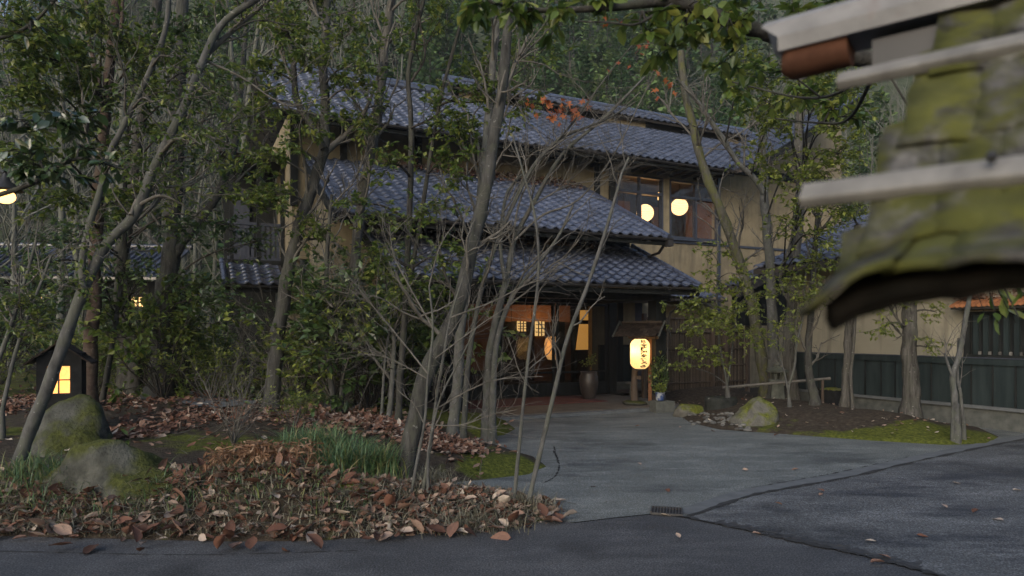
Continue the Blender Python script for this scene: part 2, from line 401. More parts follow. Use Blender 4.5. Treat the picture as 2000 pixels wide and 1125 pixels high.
def bez(pts, n=24):
    """Catmull-Rom through the points"""
    p = np.asarray(pts, float); q = np.vstack([2 * p[0] - p[1], p, 2 * p[-1] - p[-2]]); out = []
    m = len(p) - 1; per = max(2, n // m)
    for i in range(m):
        a, b, c, d = q[i:i + 4]
        for t in np.linspace(0, 1, per, endpoint=False):
            out.append(.5 * (2 * b + (c - a) * t + (2 * a - 5 * b + 4 * c - d) * t * t + (3 * b - a - 3 * c + d) * t ** 3))
    out.append(p[-1]); return np.array(out)
def norm(v): v = np.asarray(v, float); return v / (np.linalg.norm(v, axis=-1, keepdims=True) + 1e-9)

LEAF4 = (np.array([[0, 0, 0], [-.25, .35, .05], [-.2, .72, .04], [0, 1, -.06], [.2, .72, .04], [.25, .35, .05], [0, .5, -.02]]),
         np.array([[0, 6, 1], [1, 6, 2], [2, 6, 3], [3, 6, 4], [4, 6, 5], [5, 6, 0]]))
LEAF2 = (np.array([[0, 0, 0], [-.27, .5, .07], [0, 1, -.04], [.27, .5, .07]]), np.array([[0, 2, 1], [0, 3, 2]]))
LEAFB = (np.array([[0, 0, 0], [-.38, .45, .1], [0, 1, -.1], [.38, .45, .1]]), np.array([[0, 2, 1], [0, 3, 2]]))
CURL = (np.array([[0, 0, 0], [-.24, .3, .12], [-.22, .68, .16], [0, 1, .2], [.2, .66, .02], [.25, .3, .1], [0, .35, -.02], [0, .7, .03]]),
        np.array([[0, 6, 1], [1, 6, 7], [1, 7, 2], [2, 7, 3], [3, 7, 4], [4, 7, 6], [4, 6, 5], [5, 6, 0]]))
NARROW = (LEAF4[0] * [.5, 1, 1], LEAF4[1])
MAPLE = (np.array([[0, 0, 0], [-.4, .15, .05], [-.15, .35, 0], [-.45, .75, .08], [-.1, .6, 0], [0, 1, -.1], [.1, .6, 0], [.45, .75, .05], [.15, .35, 0], [.4, .15, .05]]),
         np.array([[0, 2, 1], [2, 4, 3], [4, 6, 5], [6, 8, 7], [0, 9, 8], [0, 8, 2], [2, 8, 4], [4, 8, 6]]))
def leaves(mb, pos, dirs, nrm, size, tpl=LEAF2, rnd=None):
    pos = np.asarray(pos, float)
    if len(pos) == 0: return
    d = norm(dirs); s = norm(np.cross(d, nrm)); n = np.cross(s, d)
    T, Fc = tpl; k = len(T); size = np.broadcast_to(np.asarray(size, float), (len(pos),))
    v = pos[:, None] + size[:, None, None] * (T[None, :, 0, None] * s[:, None] + T[None, :, 1, None] * d[:, None] + T[None, :, 2, None] * n[:, None])
    f = (np.arange(len(pos))[:, None, None] * k + Fc[None]).reshape(-1, Fc.shape[1])
    if rnd is None: rnd = NR.rand(len(pos))
    mb.add(v.reshape(-1, 3), f, np.repeat(rnd, len(Fc)))

# ------------------------------------------------------------------ ground, road, driveway
def poly_obj(name, pts, z, mat, sub=0):
    m = MB(); p = np.array([[q[0], q[1], z] for q in pts]); me = bpy.data.meshes.new(name)
    me.from_pydata(p.tolist(), [], [list(range(len(p)))]); me.materials.append(MAT[mat]); return struct(link(name, me))
poly_obj('ground', [(-150, -60), (150, -60), (150, 160), (-150, 160)], -.06, 'ground')
road_edge = [G(u, v)[:2] for u, v in ((1118, 1022), (1200, 1012), (1290, 1003), (1345, 1013), (1500, 1045), (1700, 1090), (1850, 1130), (2300, 1290))]
poly_obj('road', [(-25, 2.0), (-25, 9), (-6, 9), (0, 9.5), (0.35, 6.3)] + [tuple(q) for q in road_edge] + [(3.6, -6), (-25, -6)], 0.0, 'road')
seam = [G(u, v)[:2] for u, v in ((1345, 1010), (1480, 966), (1650, 935), (1800, 900), (1960, 866), (2120, 836))]
lot = [tuple(G(1345, 1011)[:2])] + [tuple(q) for q in seam[1:]] + [(12, 11), (14, 4), (6, -6), (3.6, -6), tuple(G(2300, 1288)[:2]), tuple(G(1850, 1129)[:2]), tuple(G(1700, 1089)[:2]), tuple(G(1500, 1044)[:2])]
poly_obj('parking_lot', lot, .004, 'lot')
drive = [tuple(G(u, v)[:2]) for u, v in ((1118, 1021), (1200, 1011), (1290, 1002), (1345, 1010))] + [tuple(q) for q in seam[1:]] + [(12.5, 12), (9, 18), (4, 18.5), (-4, 14), (-4, 9), (-.9, 7)]
poly_obj('driveway', drive, .002, 'drive')
def strip(name, line, width, z, mat, jit=.0, th=.0, kind=True):
    p = bez([(q[0], q[1], 0) for q in line], 60); t = norm(np.gradient(p, axis=0)); sd = np.stack([-t[:, 1], t[:, 0], t[:, 2] * 0], 1)
    w = width * (1 + jit * (NR.rand(len(p)) - .5) * 2); o = jit * .5 * width * (NR.rand(len(p)) - .5)
    a = p + sd * (w / 2 + o)[:, None]; b = p - sd * (w / 2 - o)[:, None]; a[:, 2] = b[:, 2] = z
    m = MB(); n = len(p); m.add(np.vstack([a, b]), [[i, i + 1, n + i + 1, n + i] for i in range(n - 1)])
    o = m.build(name, mat)
    return struct(o) if kind else o
off = lambda L, k: [np.array([q[0] - k * .22, q[1] + k]) for q in L]
strip('edging_strip', off(seam, .11), .2, .008, 'kerb', .05)
strip('edging_joint', seam, .04, .012, 'crack', .9)
strip('edging_joint', off(seam, .225)[1:4], .014, .012, 'crack', 1.3)
strip('lot_joint', [G(u, v)[:2] for u, v in ((1325, 1009), (1400, 1024), (1500, 1046), (1600, 1068), (1700, 1090), (1800, 1116), (1900, 1146))], .05, .012, 'crack', 1.0)
strip('patched_asphalt_band', [G(u, v)[:2] for u, v in ((1400, 1020), (1500, 1040), (1600, 1062), (1700, 1084), (1800, 1110))], .13, .009, 'iron', .9)
strip('road_crack', [G(u, v)[:2] for u, v in ((-60, 1076), (100, 1079), (260, 1083), (420, 1084), (560, 1080), (700, 1076))], .012, .004, 'crack', 1.6)
for L in (((1080, 880), (1092, 905), (1085, 930), (1060, 945)), ((1082, 872), (1086, 890), (1090, 905))):
    strip('driveway_crack', [G(u, v)[:2] for u, v in L], .014, .006, 'crack', 1.4)
# drain grate
gr = empty('drain_grate', 'small rusty iron drain grate where road and driveway meet', 'drain', G(1302, 1001) + [0, 0, .0], -.25); gr.scale = (.7, .8, .9)
m = MB()
for a in ((-.2, 0, .018), (.2, 0, .018)): m.box(a, (.02, .3, .02))
for a in ((0, -.15, .018), (0, .15, .018)): m.box(a, (.42, .02, .02))
m.build('frame', 'iron', gr)
boxpart('pit', 'crack', gr, ((-.19, -.14, .008), (.19, .14, .011)))
bar = MB(); bar.box((0, 0, 0), (.018, .28, .016)); bar = bar.mesh('bar', 'iron')
for i in range(9): link('bar', bar, gr, Matrix.Translation((-.16 + i * .04, 0, .02)))

# ------------------------------------------------------------------ raised planting beds (height fields)
def sdist(poly, X, Y):
    """signed distance to a polygon, positive inside"""
    poly = np.asarray(poly, float); d = np.full(X.shape, 1e9); ins = np.zeros(X.shape, bool)
    for (x0, y0), (x1, y1) in zip(poly, np.roll(poly, -1, 0)):
        ex, ey = x1 - x0, y1 - y0; t = np.clip(((X - x0) * ex + (Y - y0) * ey) / (ex * ex + ey * ey + 1e-12), 0, 1)
        d = np.minimum(d, np.hypot(X - x0 - t * ex, Y - y0 - t * ey))
        c = ((y0 > Y) != (y1 > Y)) & (X < ex * (Y - y0) / (ey + 1e-12) + x0); ins ^= c
    return np.where(ins, d, -d)
def vnoise(X, Y, sc, seed=0):
    out = np.zeros(X.size)
    for i, (x, y) in enumerate(zip(X.ravel(), Y.ravel())): out[i] = mnoise.noise((x * sc, y * sc, seed * 7.3))
    return out.reshape(X.shape)
bedL = [(-16, 5.0)] + [tuple(G(u, v)[:2]) for u, v in ((-260, 1044), (0, 1050), (300, 1057), (620, 1059), (820, 1049), (950, 1040), (1060, 1028), (1112, 1016), (1085, 990), (1000, 966), (900, 958), (872, 948), (960, 941), (1055, 932), (1095, 912), (1062, 890), (1000, 876), (920, 868), (905, 860), (1000, 852), (1022, 838), (1000, 818), (960, 812))]
bedL += [tuple(Bp(-5.1, -.1, 0)[:2]), tuple(Bp(-6.2, .9, 0)[:2]), tuple(Bp(-8.5, 1.2, 0)[:2]), (-7.5, 30), (-24, 30), (-24, 5)]
bedR = [tuple(G(u, v)[:2]) for u, v in ((1312, 806), (1340, 826), (1400, 840), (1500, 847), (1700, 862), (1850, 871), (1940, 868), (1962, 854), (1925, 838))] + \
       [tuple(Bp(3.1, t, 0)[:2]) for t in (-4.6, -3, -1)] + [tuple(Bp(4.5, 1.0, 0)[:2]), tuple(Bp(4.5, 2.6, 0)[:2]), tuple(Bp(1.2, 2.6, 0)[:2]), tuple(Bp(.7, .3, 0)[:2])]
def blob(X, Y, u, v, z, ru, rd):
    """soft elliptical blob round the ground point seen at (u, v)"""
    c = G(u, v, z); rx = ru / F * c[1]; return np.exp(-(((X - c[0]) / rx) ** 2 + ((Y - c[1]) / rd) ** 2))
def heightL(X, Y):
    sd = sdist(bedL, X, Y)
    Hm = .13 + .24 * sstep(.2, -2.2, X) + .14 * sstep(8, 12, Y) * sstep(-1, -5, X)
    h = -.05 + (Hm + .05) * sstep(-.14, .7, sd)
    h = h + blob(X, Y, 510, 945, .35, 110, .35) * .13 + blob(X, Y, 690, 850, .3, 120, .9) * .05
    return h, sd
def heightR(X, Y):
    sd = sdist(bedR, X, Y)
    h = -.03 + .27 * sstep(0, 1.7, sd) + .075 * sstep(-.02, .2, sd)
    return h, sd
class HF:
    def __init__(s, fn, x0, x1, y0, y1, st, seed):
        s.x0, s.y0, s.st = x0, y0, st
        xs = np.arange(x0, x1, st); ys = np.arange(y0, y1, st); s.X, s.Y = np.meshgrid(xs, ys)
        h, sd = fn(s.X, s.Y); s.sd = sd
        s.h = h + (vnoise(s.X, s.Y, 1.3, seed) * .035 + vnoise(s.X, s.Y, 5, seed) * .012) * sstep(0, .4, sd)
    def __call__(s, x, y):
        i = np.clip(((np.asarray(y) - s.y0) / s.st).round().astype(int), 0, s.X.shape[0] - 1); j = np.clip(((np.asarray(x) - s.x0) / s.st).round().astype(int), 0, s.X.shape[1] - 1)
        return s.h[i, j]
    def sdf(s, x, y):
        i = np.clip(((np.asarray(y) - s.y0) / s.st).round().astype(int), 0, s.X.shape[0] - 1); j = np.clip(((np.asarray(x) - s.x0) / s.st).round().astype(int), 0, s.X.shape[1] - 1)
        return s.sd[i, j]
    def build(s, name, moss):
        ny, nx = s.X.shape; idx = np.arange(nx * ny).reshape(ny, nx)
        q = np.stack([idx[:-1, :-1], idx[:-1, 1:], idx[1:, 1:], idx[1:, :-1]], -1).reshape(-1, 4)
        keep = (s.sd.ravel()[q].max(1) > -.12); m = MB(); m.add(np.stack([s.X, s.Y, s.h], -1).reshape(-1, 3), q[keep])
        o = m.build(name, 'bed', smooth=True); a = o.data.attributes.new('moss', 'FLOAT', 'POINT')
        a.data.foreach_set('value', moss.ravel().astype(np.float32)); return struct(o)
hL = HF(heightL, -15, 1.6, 5.0, 22, .075, 1)
mossL = np.zeros(hL.X.shape) + .12 + .25 * sstep(10, 13, hL.Y)
for u, v, z, ru, rd, a in ((1000, 905, .12, 90, .55, .7), (975, 830, .1, 60, .7, .7), (760, 800, .35, 120, .9, .5), (470, 870, .35, 120, .5, .45), (350, 850, .4, 80, .4, .3), (1085, 1008, .05, 45, .12, .8), (480, 775, .4, 160, 1.2, .45), (620, 800, .4, 90, .8, .4), (40, 840, .4, 60, .5, .4)):
    mossL += a * blob(hL.X, hL.Y, u, v, z, ru, rd)
bed_l = hL.build('planting_bed', mossL)
hR = HF(heightR, 3.0, 9.6, 9.6, 19.5, .075, 2)
mossR = np.zeros(hR.X.shape)
for u, v, z, ru, rd, a in ((1850, 855, .06, 140, .6, .75), (1930, 860, .03, 80, .5, .7), (1640, 850, .05, 140, .35, .5), (1500, 835, .05, 60, .4, .4), (1560, 778, .25, 60, .6, .2), (1690, 790, .25, 60, .5, .25)):
    mossR += a * blob(hR.X, hR.Y, u, v, z, ru, rd)
bed_r = hR.build('planting_island', mossR)
def GH(u, v, hf=hL, it=6):
    z = .25
    for _ in range(it):
        p = G(u, v, z); z = float(hf(p[0], p[1]))
    return G(u, v, z)
# garden path lying on the bed
pl = bez([GH(u, v) for u, v in ((330, 768), (380, 778), (450, 790), (540, 796), (620, 797), (680, 800))], 40); t_ = norm(np.gradient(pl, axis=0)); sd_ = np.stack([-t_[:, 1], t_[:, 0], 0 * t_[:, 2]], 1)
rows = [pl + sd_ * k for k in (-.42, -.2, 0, .2, .42)]
for r_ in rows: r_[:, 2] = hL(r_[:, 0], r_[:, 1]) + .03
m = MB(); n_ = len(pl); m.add(np.vstack(rows), [[a * n_ + i, a * n_ + i + 1, (a + 1) * n_ + i + 1, (a + 1) * n_ + i] for a in range(4) for i in range(n_ - 1)])
struct(m.build('garden_path', 'kerb', smooth=True))

# ------------------------------------------------------------------ hillside behind
xs = np.linspace(-75, 85, 90); ys = np.linspace(24, 120, 60); HX, HY = np.meshgrid(xs, ys)
def hillz(X, Y): return -.5 + .78 * np.maximum(0, Y - 27 - .10 * np.abs(X) - 4 * np.sin(X * .05)) + 0 * X
HZ = hillz(HX, HY) + vnoise(HX, HY, .12, 5) * 1.6 * sstep(28, 34, HY)
m = MB(); ix = np.arange(HX.size).reshape(HX.shape); m.add(np.stack([HX, HY, HZ], -1).reshape(-1, 3), np.stack([ix[:-1, :-1], ix[:-1, 1:], ix[1:, 1:], ix[1:, :-1]], -1).reshape(-1, 4))
struct(m.build('hillside', 'forest_floor', smooth=True))

# ------------------------------------------------------------------ the inn
inn = empty('inn_building', 'two-storey ochre plaster inn with blue-grey tiled roofs and a lit entrance porch', 'building', mw=BM)
TW, TL = .27, .235
def tile_tpl():
    px = np.array([0, .045, .09, .14, .2, .25, .29]); pz = np.array([.012, .042, .046, .018, 0, .002, .014])
    n = len(px); L = TL * 1.16
    front = np.stack([px, np.zeros(n), pz * 1.1 + .036], 1); back = np.stack([px, np.full(n, L), pz + .006], 1); lip = front + [0, .005, -.036]
    f = [[i, i + 1, n + i + 1, n + i] for i in range(n - 1)] + [[2 * n + i, 2 * n + i + 1, i + 1, i] for i in range(n - 1)]
    return np.vstack([front, back, lip]), np.array(f)
TV, TF = tile_tpl()
_m = MB(); _m.add(TV, TF); TILE_ME = _m.mesh('tile', 'tile', True)
for p_ in TILE_ME.polygons: p_.use_smooth = p_.index < 6
def tile_field(parent, org, xv, upv, ncol, nrow, singles=0, key=None, clip=None, soffit=True):
    """rows of wavy pantiles over the slope that starts at org and runs ncol tiles along xv, nrow up upv (local frame of the inn)"""
    xv, upv, org = np.array(xv, float), norm(np.array(upv, float)), np.array(org, float)
    nv = norm(np.cross(xv, upv)); fr = np.stack([xv, upv, nv], 1); items = []
    for j in range(nrow):
        for i in range(ncol):
            if clip and not clip(i * TW, j * TL): continue
            o = org + xv * (i * TW) + upv * (j * TL) + nv * (R.uniform(-.007, .007)) + xv * R.uniform(-.007, .007) + upv * R.uniform(-.008, .008)
            items.append((o, R.uniform(-.012, .012)))
    if singles:
        camp = np.array((BM.inverted() @ Vector((0, 0, EYE)))[:])
        items.sort(key=lambda q: np.linalg.norm(q[0] - camp)) if key is None else items.sort(key=key)
    for o, a in items[:singles]:
        ca, sa = math.cos(a), math.sin(a); f2 = fr @ np.array([[ca, -sa, 0], [sa, ca, 0], [0, 0, 1]])
        M4 = Matrix([[*f2[0], o[0]], [*f2[1], o[1]], [*f2[2], o[2]], [0, 0, 0, 1]]); link('tile', TILE_ME, parent, M4)
    if items[singles:]:
        m = MB()
        for o, a in items[singles:]: m.add(TV @ fr.T + o, TF, R.random())
        ob = m.build('tile_courses', 'tile', parent, True); ob['kind'] = 'stuff'
def roof_slope(name, s0, s1, t0, z0, t1, z1, singles=0, key=None, verge=(True, True), gut=True, raf=True, label=None):
    """lean-to slope facing the road: deck, tiles, verge caps, gutter, rafters"""
    up = norm(np.array([0, t1 - t0, z1 - z0])); nv = np.cross([1, 0, 0], up); th = .07
    deck = MB(); a, b = np.array([0, t0, z0]), np.array([0, t1, z1])
    deck.add([[s, *(q - nv * k)[1:]] for s in (s0, s1) for q in (a, b) for k in (.004, th)], [[0, 1, 3, 2], [4, 6, 7, 5], [0, 4, 5, 1], [2, 3, 7, 6], [0, 2, 6, 4], [1, 5, 7, 3]])
    d = deck.build(name, 'soffit', inn)
    if label: d['label'] = label
    nc = int((s1 - s0) / TW); nr = int(np.linalg.norm(b - a) / TL)
    tile_field(d, [s0 + (s1 - s0 - nc * TW) / 2, t0 - .03, z0], [1, 0, 0], up, nc, nr, singles, key)
    for k, s in enumerate((s0, s1)):
        if verge[k]:
            m = MB(); sg = -1 if k == 0 else 1
            m.tube([a + [s + sg * .02, -.04, .055], b + [s + sg * .02, 0, .055]], .055, 10)
            for q in np.linspace(0, 1, nr + 1): c = a + (b - a) * q + [s + sg * .02, 0, .06]; m.tube([c - up * .012, c + up * .012], .064, 10)
            m.build('verge_cap', 'tile', d, True)
            boxm = MB(); boxm.prism([[s + sg * .03, *(a - nv * .2)[1:]], [s + sg * .03, *(a + nv * .02)[1:]], [s + sg * .03, *(b + nv * .02)[1:]], [s + sg * .03, *(b - nv * .2)[1:]]], [sg * .035, 0, 0]); boxm.build('barge_board', 'timber', d)
    if gut:
        th_ = np.linspace(math.pi, 2 * math.pi, 9); prof = np.stack([np.cos(th_) * .06, np.sin(th_) * .06], 1)
        m = MB(); v = [[s, t0 - .09 + p[0], z0 - .01 + p[1]] for s in (s0 - .05, s1 + .05) for p in prof]
        m.add(v, [[i, i + 1, 10 + i, 9 + i] for i in range(8)]); m.build('gutter', 'gutter', d, True)
        for s in np.arange(s0 + .3, s1, .9): boxpart('gutter_bracket', 'gutter', d, ((s, t0 - .16, z0 - .08), (s + .02, t0, z0 - .06)))
        boxpart('fascia', 'timber', d, ((s0, t0 - .025, z0 - .16), (s1, t0 + .012, z0 - .012)))
    if raf:
        for s in np.arange(s0 + .15, s1 - .05, .46):
            m = MB(); q = a + (b - a) * min(1, 1.4 / np.linalg.norm(b - a)); m.prism([[s, *(a - nv * (th + .005))[1:]], [s, *(q - nv * (th + .005))[1:]], [s, *(q - nv * .17)[1:]], [s, *(a - nv * .17)[1:]]], [.06, 0, 0]); m.build('rafter', 'timber', d)
    return d
SX = (Bp(0, 0, 0))
porch = roof_slope('porch_roof', -6.3, .31, -1.0, 2.66, 1.4, 3.78, 300)
mid = roof_slope('middle_roof', -7.1, .27, 0.0, 3.84, 3.78, 5.74)
# main roof in two lengths with a step in the eave, cut on the right by the valley of the cross gable
mainL = roof_slope('main_roof', -7.9, -.95, 2.55, 6.34, 6.5, 8.70, verge=(True, True))
mr = MB(); mr.add([[-.95, 2.8, 6.5], [5.0, 2.8, 6.5], [8.75, 6.5, 8.70], [-.95, 6.5, 8.70], [-.95, 2.84, 6.42], [5.0, 2.84, 6.42], [8.75, 6.52, 8.6], [-.95, 6.52, 8.6]], [[0, 1, 2, 3], [7, 6, 5, 4], [0, 4, 5, 1], [1, 5, 6, 2], [2, 6, 7, 3], [3, 7, 4, 0]])
mainR = mr.build('main_roof', 'soffit', inn)
upm = norm(np.array([0, 3.7, 2.2])); cosm = upm[1]
tile_field(mainR, [-.92, 2.77, 6.505], [1, 0, 0], upm, 36, int(4.3 / TL), clip=lambda x, y: x < 5.9 + y * cosm)
boxpart('fascia', 'timber', mainR, ((-.95, 2.76, 6.33), (5.0, 2.8, 6.49)))
m = MB(); th_ = np.linspace(math.pi, 2 * math.pi, 9)
m.add([[s, 2.7 + .06 * math.cos(a), 6.46 + .06 * math.sin(a)] for s in (-.9, 5.0) for a in th_], [[i, i + 1, 10 + i, 9 + i] for i in range(8)]); m.build('gutter', 'gutter', mainR, True)
for s in np.arange(-.8, 4.9, .46): boxpart('rafter', 'timber', mainR, ((s, 2.82, 6.34), (s + .07, 3.7, 6.42)))
# cross gable on the right: slope rises towards the right, rake facing the road
cg = MB(); cg.add([[5.0, 1.9, 6.5], [9.4, 1.9, 9.08], [9.4, 6.6, 9.08], [8.75, 6.5, 8.70], [5.0, 2.8, 6.5], [5.0, 1.9, 6.4], [9.4, 1.9, 8.98], [9.4, 6.6, 8.98], [8.75, 6.5, 8.6], [5.0, 2.8, 6.4]], [[0, 1, 6, 5], [4, 0, 5, 9]])
cg.add([[5.0, 1.9, 6.5], [9.4, 1.9, 9.08], [9.4, 6.6, 9.08], [8.75, 6.5, 8.70], [5.0, 2.8, 6.5]], [[0, 1, 2, 3], ]); cg.add([[5.0, 1.9, 6.5], [8.75, 6.5, 8.7], [5.0, 2.8, 6.5]], [[0, 1, 2]])
cg.add([[5.0, 1.9, 6.4], [9.4, 1.9, 8.98], [9.4, 6.6, 8.98], [5.0, 2.8, 6.4]], [[3, 2, 1, 0]])
cgo = cg.build('cross_gable_roof', 'soffit', inn)
upc = norm(np.array([4.4, 0, 2.58]))
tile_field(cgo, [5.0, 6.5, 6.51], [0, -1, 0], upc, 17, int(5.0 / TL), clip=lambda x, y: (6.5 - x) < 2.75 + y * upc[0])
m = MB(); m.tube([[4.97, 1.88, 6.56], [9.4, 1.88, 9.15]], .06, 10); m.build('verge_cap', 'tile', cgo, True)
m = MB(); m.prism([[5.0, 1.86, 6.3], [5.0, 1.86, 6.52], [9.4, 1.86, 9.1], [9.4, 1.86, 8.88]], [0, .04, 0]); m.build('barge_board', 'timber', cgo)
# roof monitor along the ridge
mo = roof_slope('monitor_roof', -2.5, 9.7, 6.2, 8.93, 6.9, 9.36, gut=False, raf=False)
m = MB(); m.tube([[-2.6, 6.95, 9.44], [9.8, 6.95, 9.44]], .09, 10); m.build('ridge_cap', 'tile', mo, True)
mr2 = MB(); mr2.add([[s, *q] for s in (-2.5, 9.7) for q in ((6.9, 9.36), (8.2, 8.5))], [[0, 1, 3, 2]]); mr2.build('back_slope', 'tile', mo)
boxpart('monitor_wall', 'timber', inn, ((-2.3, 6.5, 8.5), (9.5, 6.6, 9.12)))
for a, b in [(PT(q, 230, 6.48)[0], PT(w, 230, 6.48)[0]) for q, w in ((897, 966), (1182, 1260), (1405, 1466))]: boxpart('plaster_panel', 'ochre', inn, ((a, 6.46, 8.62), (b, 6.497, 9.08)))
# rear slope of the left roof and its ridge
m = MB(); m.tube([[-8.0, 6.55, 8.80], [-2.5, 6.55, 8.80]], .1, 10); m.tube([[-8.0, 6.55, 8.90], [-2.5, 6.55, 8.90]], .07, 10); m.build('ridge_cap', 'tile', inn, True)
m = MB(); m.add([[-8, 6.5, 8.7], [-2.5, 6.5, 8.7], [-2.5, 11, 6.4], [-8, 11, 6.4]], [[0, 1, 2, 3]]); m.build('rear_roof', 'tile', inn)
# upper walls
boxpart('upper_wall', 'ochre', inn, ((-7.4, 3.8, 3.4), (1.44, 4.0, 6.95)), ((1.44, 3.8, 3.4), (5.28, 4.0, 4.50)), ((1.44, 3.8, 6.28), (5.28, 4.0, 6.95)), ((5.28, 3.8, -.1), (11, 4.0, 6.4)), ((-7.4, 4.0, -.1), (-7.2, 10, 6.9)))
boxpart('lower_wall', 'ochre', inn, ((.7, 3.8, .0), (5.28, 4.0, 3.4)))
for s in (-7.36, -6.24, -4.4, -2.62, .85): boxpart('wall_post', 'timber', inn, ((s - .08, 3.74, 4.6), (s + .08, 3.81, 6.9)))
boxpart('wall_post', 'frame', inn, ((5.30, 3.74, -.1), (5.40, 3.81, 6.8)))
boxpart('string_course', 'frame', inn, ((1.3, 3.76, 4.40), (11, 3.81, 4.47)))
boxpart('eave_strip', 'timber', inn, ((-7.4, 3.72, 6.72), (11, 3.79, 6.95)))
boxpart('wall_post', 'timber', inn, ((1.25, 3.70, 5.0), (1.42, 3.79, 6.9)))
m = MB(); m.prism([[5.3, 3.8, 6.4], [11, 3.8, 6.4], [11, 3.8, 8.9], [9.4, 3.8, 8.9]], [0, .2, 0]); m.build('gable_wall', 'ochre', inn)
# upper window, two bays
win = boxpart('upper_window', 'ochre', inn, ((3.12, 3.70, 4.5), (3.36, 3.86, 6.28)))
for k, (a, b) in enumerate(((1.44, 3.12), (3.36, 5.28))):
    zb = 5.78
    f = boxpart('window_frame', 'frame', win, ((a, 3.68, 4.48), (a + .05, 3.82, 6.28)), ((b - .05, 3.68, 4.48), (b, 3.82, 6.28)), ((a + .05, 3.68, 4.48), (b - .05, 3.82, 4.55)), ((a + .05, 3.68, 6.22), (b - .05, 3.82, 6.28)), ((a + .05, 3.67, zb - .04), (b - .05, 3.82, zb + .04)))
    c = a + (b - a) * (.5 if k == 0 else .52)
    boxpart('mullion', 'frame', win, ((c - .03, 3.66, 4.55), (c + .03, 3.81, zb - .04)))
    boxpart('mullion', 'frame', win, ((c - .022, 3.69, zb + .04), (c + .022, 3.80, 6.22)))
    for x0, x1, z0, z1, tt in ((a + .05, c - .03, 4.55, zb - .04, 3.74), (c + .03, b - .05, 4.55, zb - .04, 3.77), (a + .05, c - .02, zb + .04, 6.22, 3.75), (c + .02, b - .05, zb + .04, 6.22, 3.75)):
        boxpart('pane', 'glass', win, ((x0, tt, z0), (x1, tt + .006, z1)))
        if z0 < 5: boxpart('sash', 'frame', win, ((x0, tt - .02, z0), (x0 + .04, tt + .02, z1)), ((x1 - .04, tt - .02, z0), (x1, tt + .02, z1)), ((x0 + .04, tt - .02, z0), (x1 - .04, tt + .02, z0 + .05)))
boxpart('upper_room', 'indark', inn, ((.6, 7.2, 4.1), (6.2, 7.3, 7.0)), ((.6, 4.0, 4.05), (6.2, 7.2, 4.12)), ((.6, 4.0, 6.6), (6.2, 7.2, 6.68)), ((.5, 4.0, 4.1), (.6, 7.3, 6.7)), ((6.2, 4.0, 4.1), (6.3, 7.3, 6.7)))
boxpart('inner_panel', 'inwall', inn, ((2.2, 7.1, 4.2), (4.4, 7.19, 6.3)), ((4.6, 7.1, 4.2), (5.2, 7.19, 5.6)), ((5.4, 7.1, 4.2), (6.1, 7.19, 6.2)), ((6.12, 4.4, 4.2), (6.19, 6.2, 6.1)))
# dark wall band between porch roof and middle roof, and the ochre return on the left
boxpart('clerestory_band', 'timber', inn, ((-6.4, 1.4, 3.5), (.25, 1.5, 4.45)))
boxpart('side_wall', 'ochre', inn, ((-7.0, 1.4, -.1), (-6.0, 1.55, 4.4)), ((-7.0, 1.55, -.1), (-6.9, 3.8, 4.5)))
boxpart('rear_core', 'indark', inn, ((.26, 1.55, 2.7), (.36, 3.8, 4.0)))
# porch posts, beams, ceiling
for s in (-.02, -4.9): boxpart('porch_post', 'timber', inn, ((s - .14, -.14, .16), (s + .14, .14, 2.42))); boxpart('post_base', 'greypot', inn, ((s - .2, -.2, .07), (s + .2, .2, .16)))
boxpart('porch_beam', 'timber', inn, ((-6.2, -.11, 2.42), (.28, .11, 2.72)))
boxpart('porch_beam', 'timber', inn, ((-.13, .11, 2.45), (.09, 2.7, 2.68)))
boxpart('porch_ceiling', 'soffit', inn, ((-6.1, .11, 2.70), (.28, 2.7, 2.76)))
m = MB(); m.tube([[.31, -.9, 2.6], [.30, -.55, 2.35], [.2, -.2, 2.15], [.16, -.15, 1.9], [.16, -.15, .2]], .03, 8); m.build('downpipe', 'gutter', inn, True)
m = MB(); m.tube([[.27, .05, 3.76], [.27, .3, 3.55], [.27, 1.3, 3.42], [.27, 1.4, 3.2]], .035, 8); m.build('downpipe', 'gutter', inn, True)
boxpart('rain_hopper', 'gutter', inn, ((.18, -.14, 3.66), (.34, .02, 3.84)))
# entrance wall at t = 2.7
boxpart('entrance_wall', 'timber', inn, ((.52, 2.66, .08), (.74, 2.86, 2.7)), ((-6.0, 2.7, 2.47), (.52, 2.84, 2.7)), ((-6.0, 2.7, .05), (-4.2, 2.82, 2.47)))
boxpart('wall_panel', 'ochre', inn, ((1.70, 3.72, 1.33), (2.12, 3.797, 2.75)), ((2.36, 3.72, 1.0), (2.98, 3.797, 2.75)))
boxpart('wall_post', 'frame', inn, ((2.12, 3.7, .0), (2.36, 3.798, 2.75)))
boxpart('dado', 'dado', inn, ((.9, 3.70, .3), (2.118, 3.796, 1.3)))
boxpart('dado_rail', 'timber', inn, ((.9, 3.66, 1.3), (2.118, 3.80, 1.36)))
boxpart('plinth', 'greypot', inn, ((.75, 3.5, -.1), (3.2, 3.79, .3)))
boxpart('wall_post', 'timber', inn, ((1.5, 3.68, .3), (1.68, 3.8, 2.76)))
doors = [(-4.15, -2.62), (-2.62, -1.08), (-1.08, .5)]
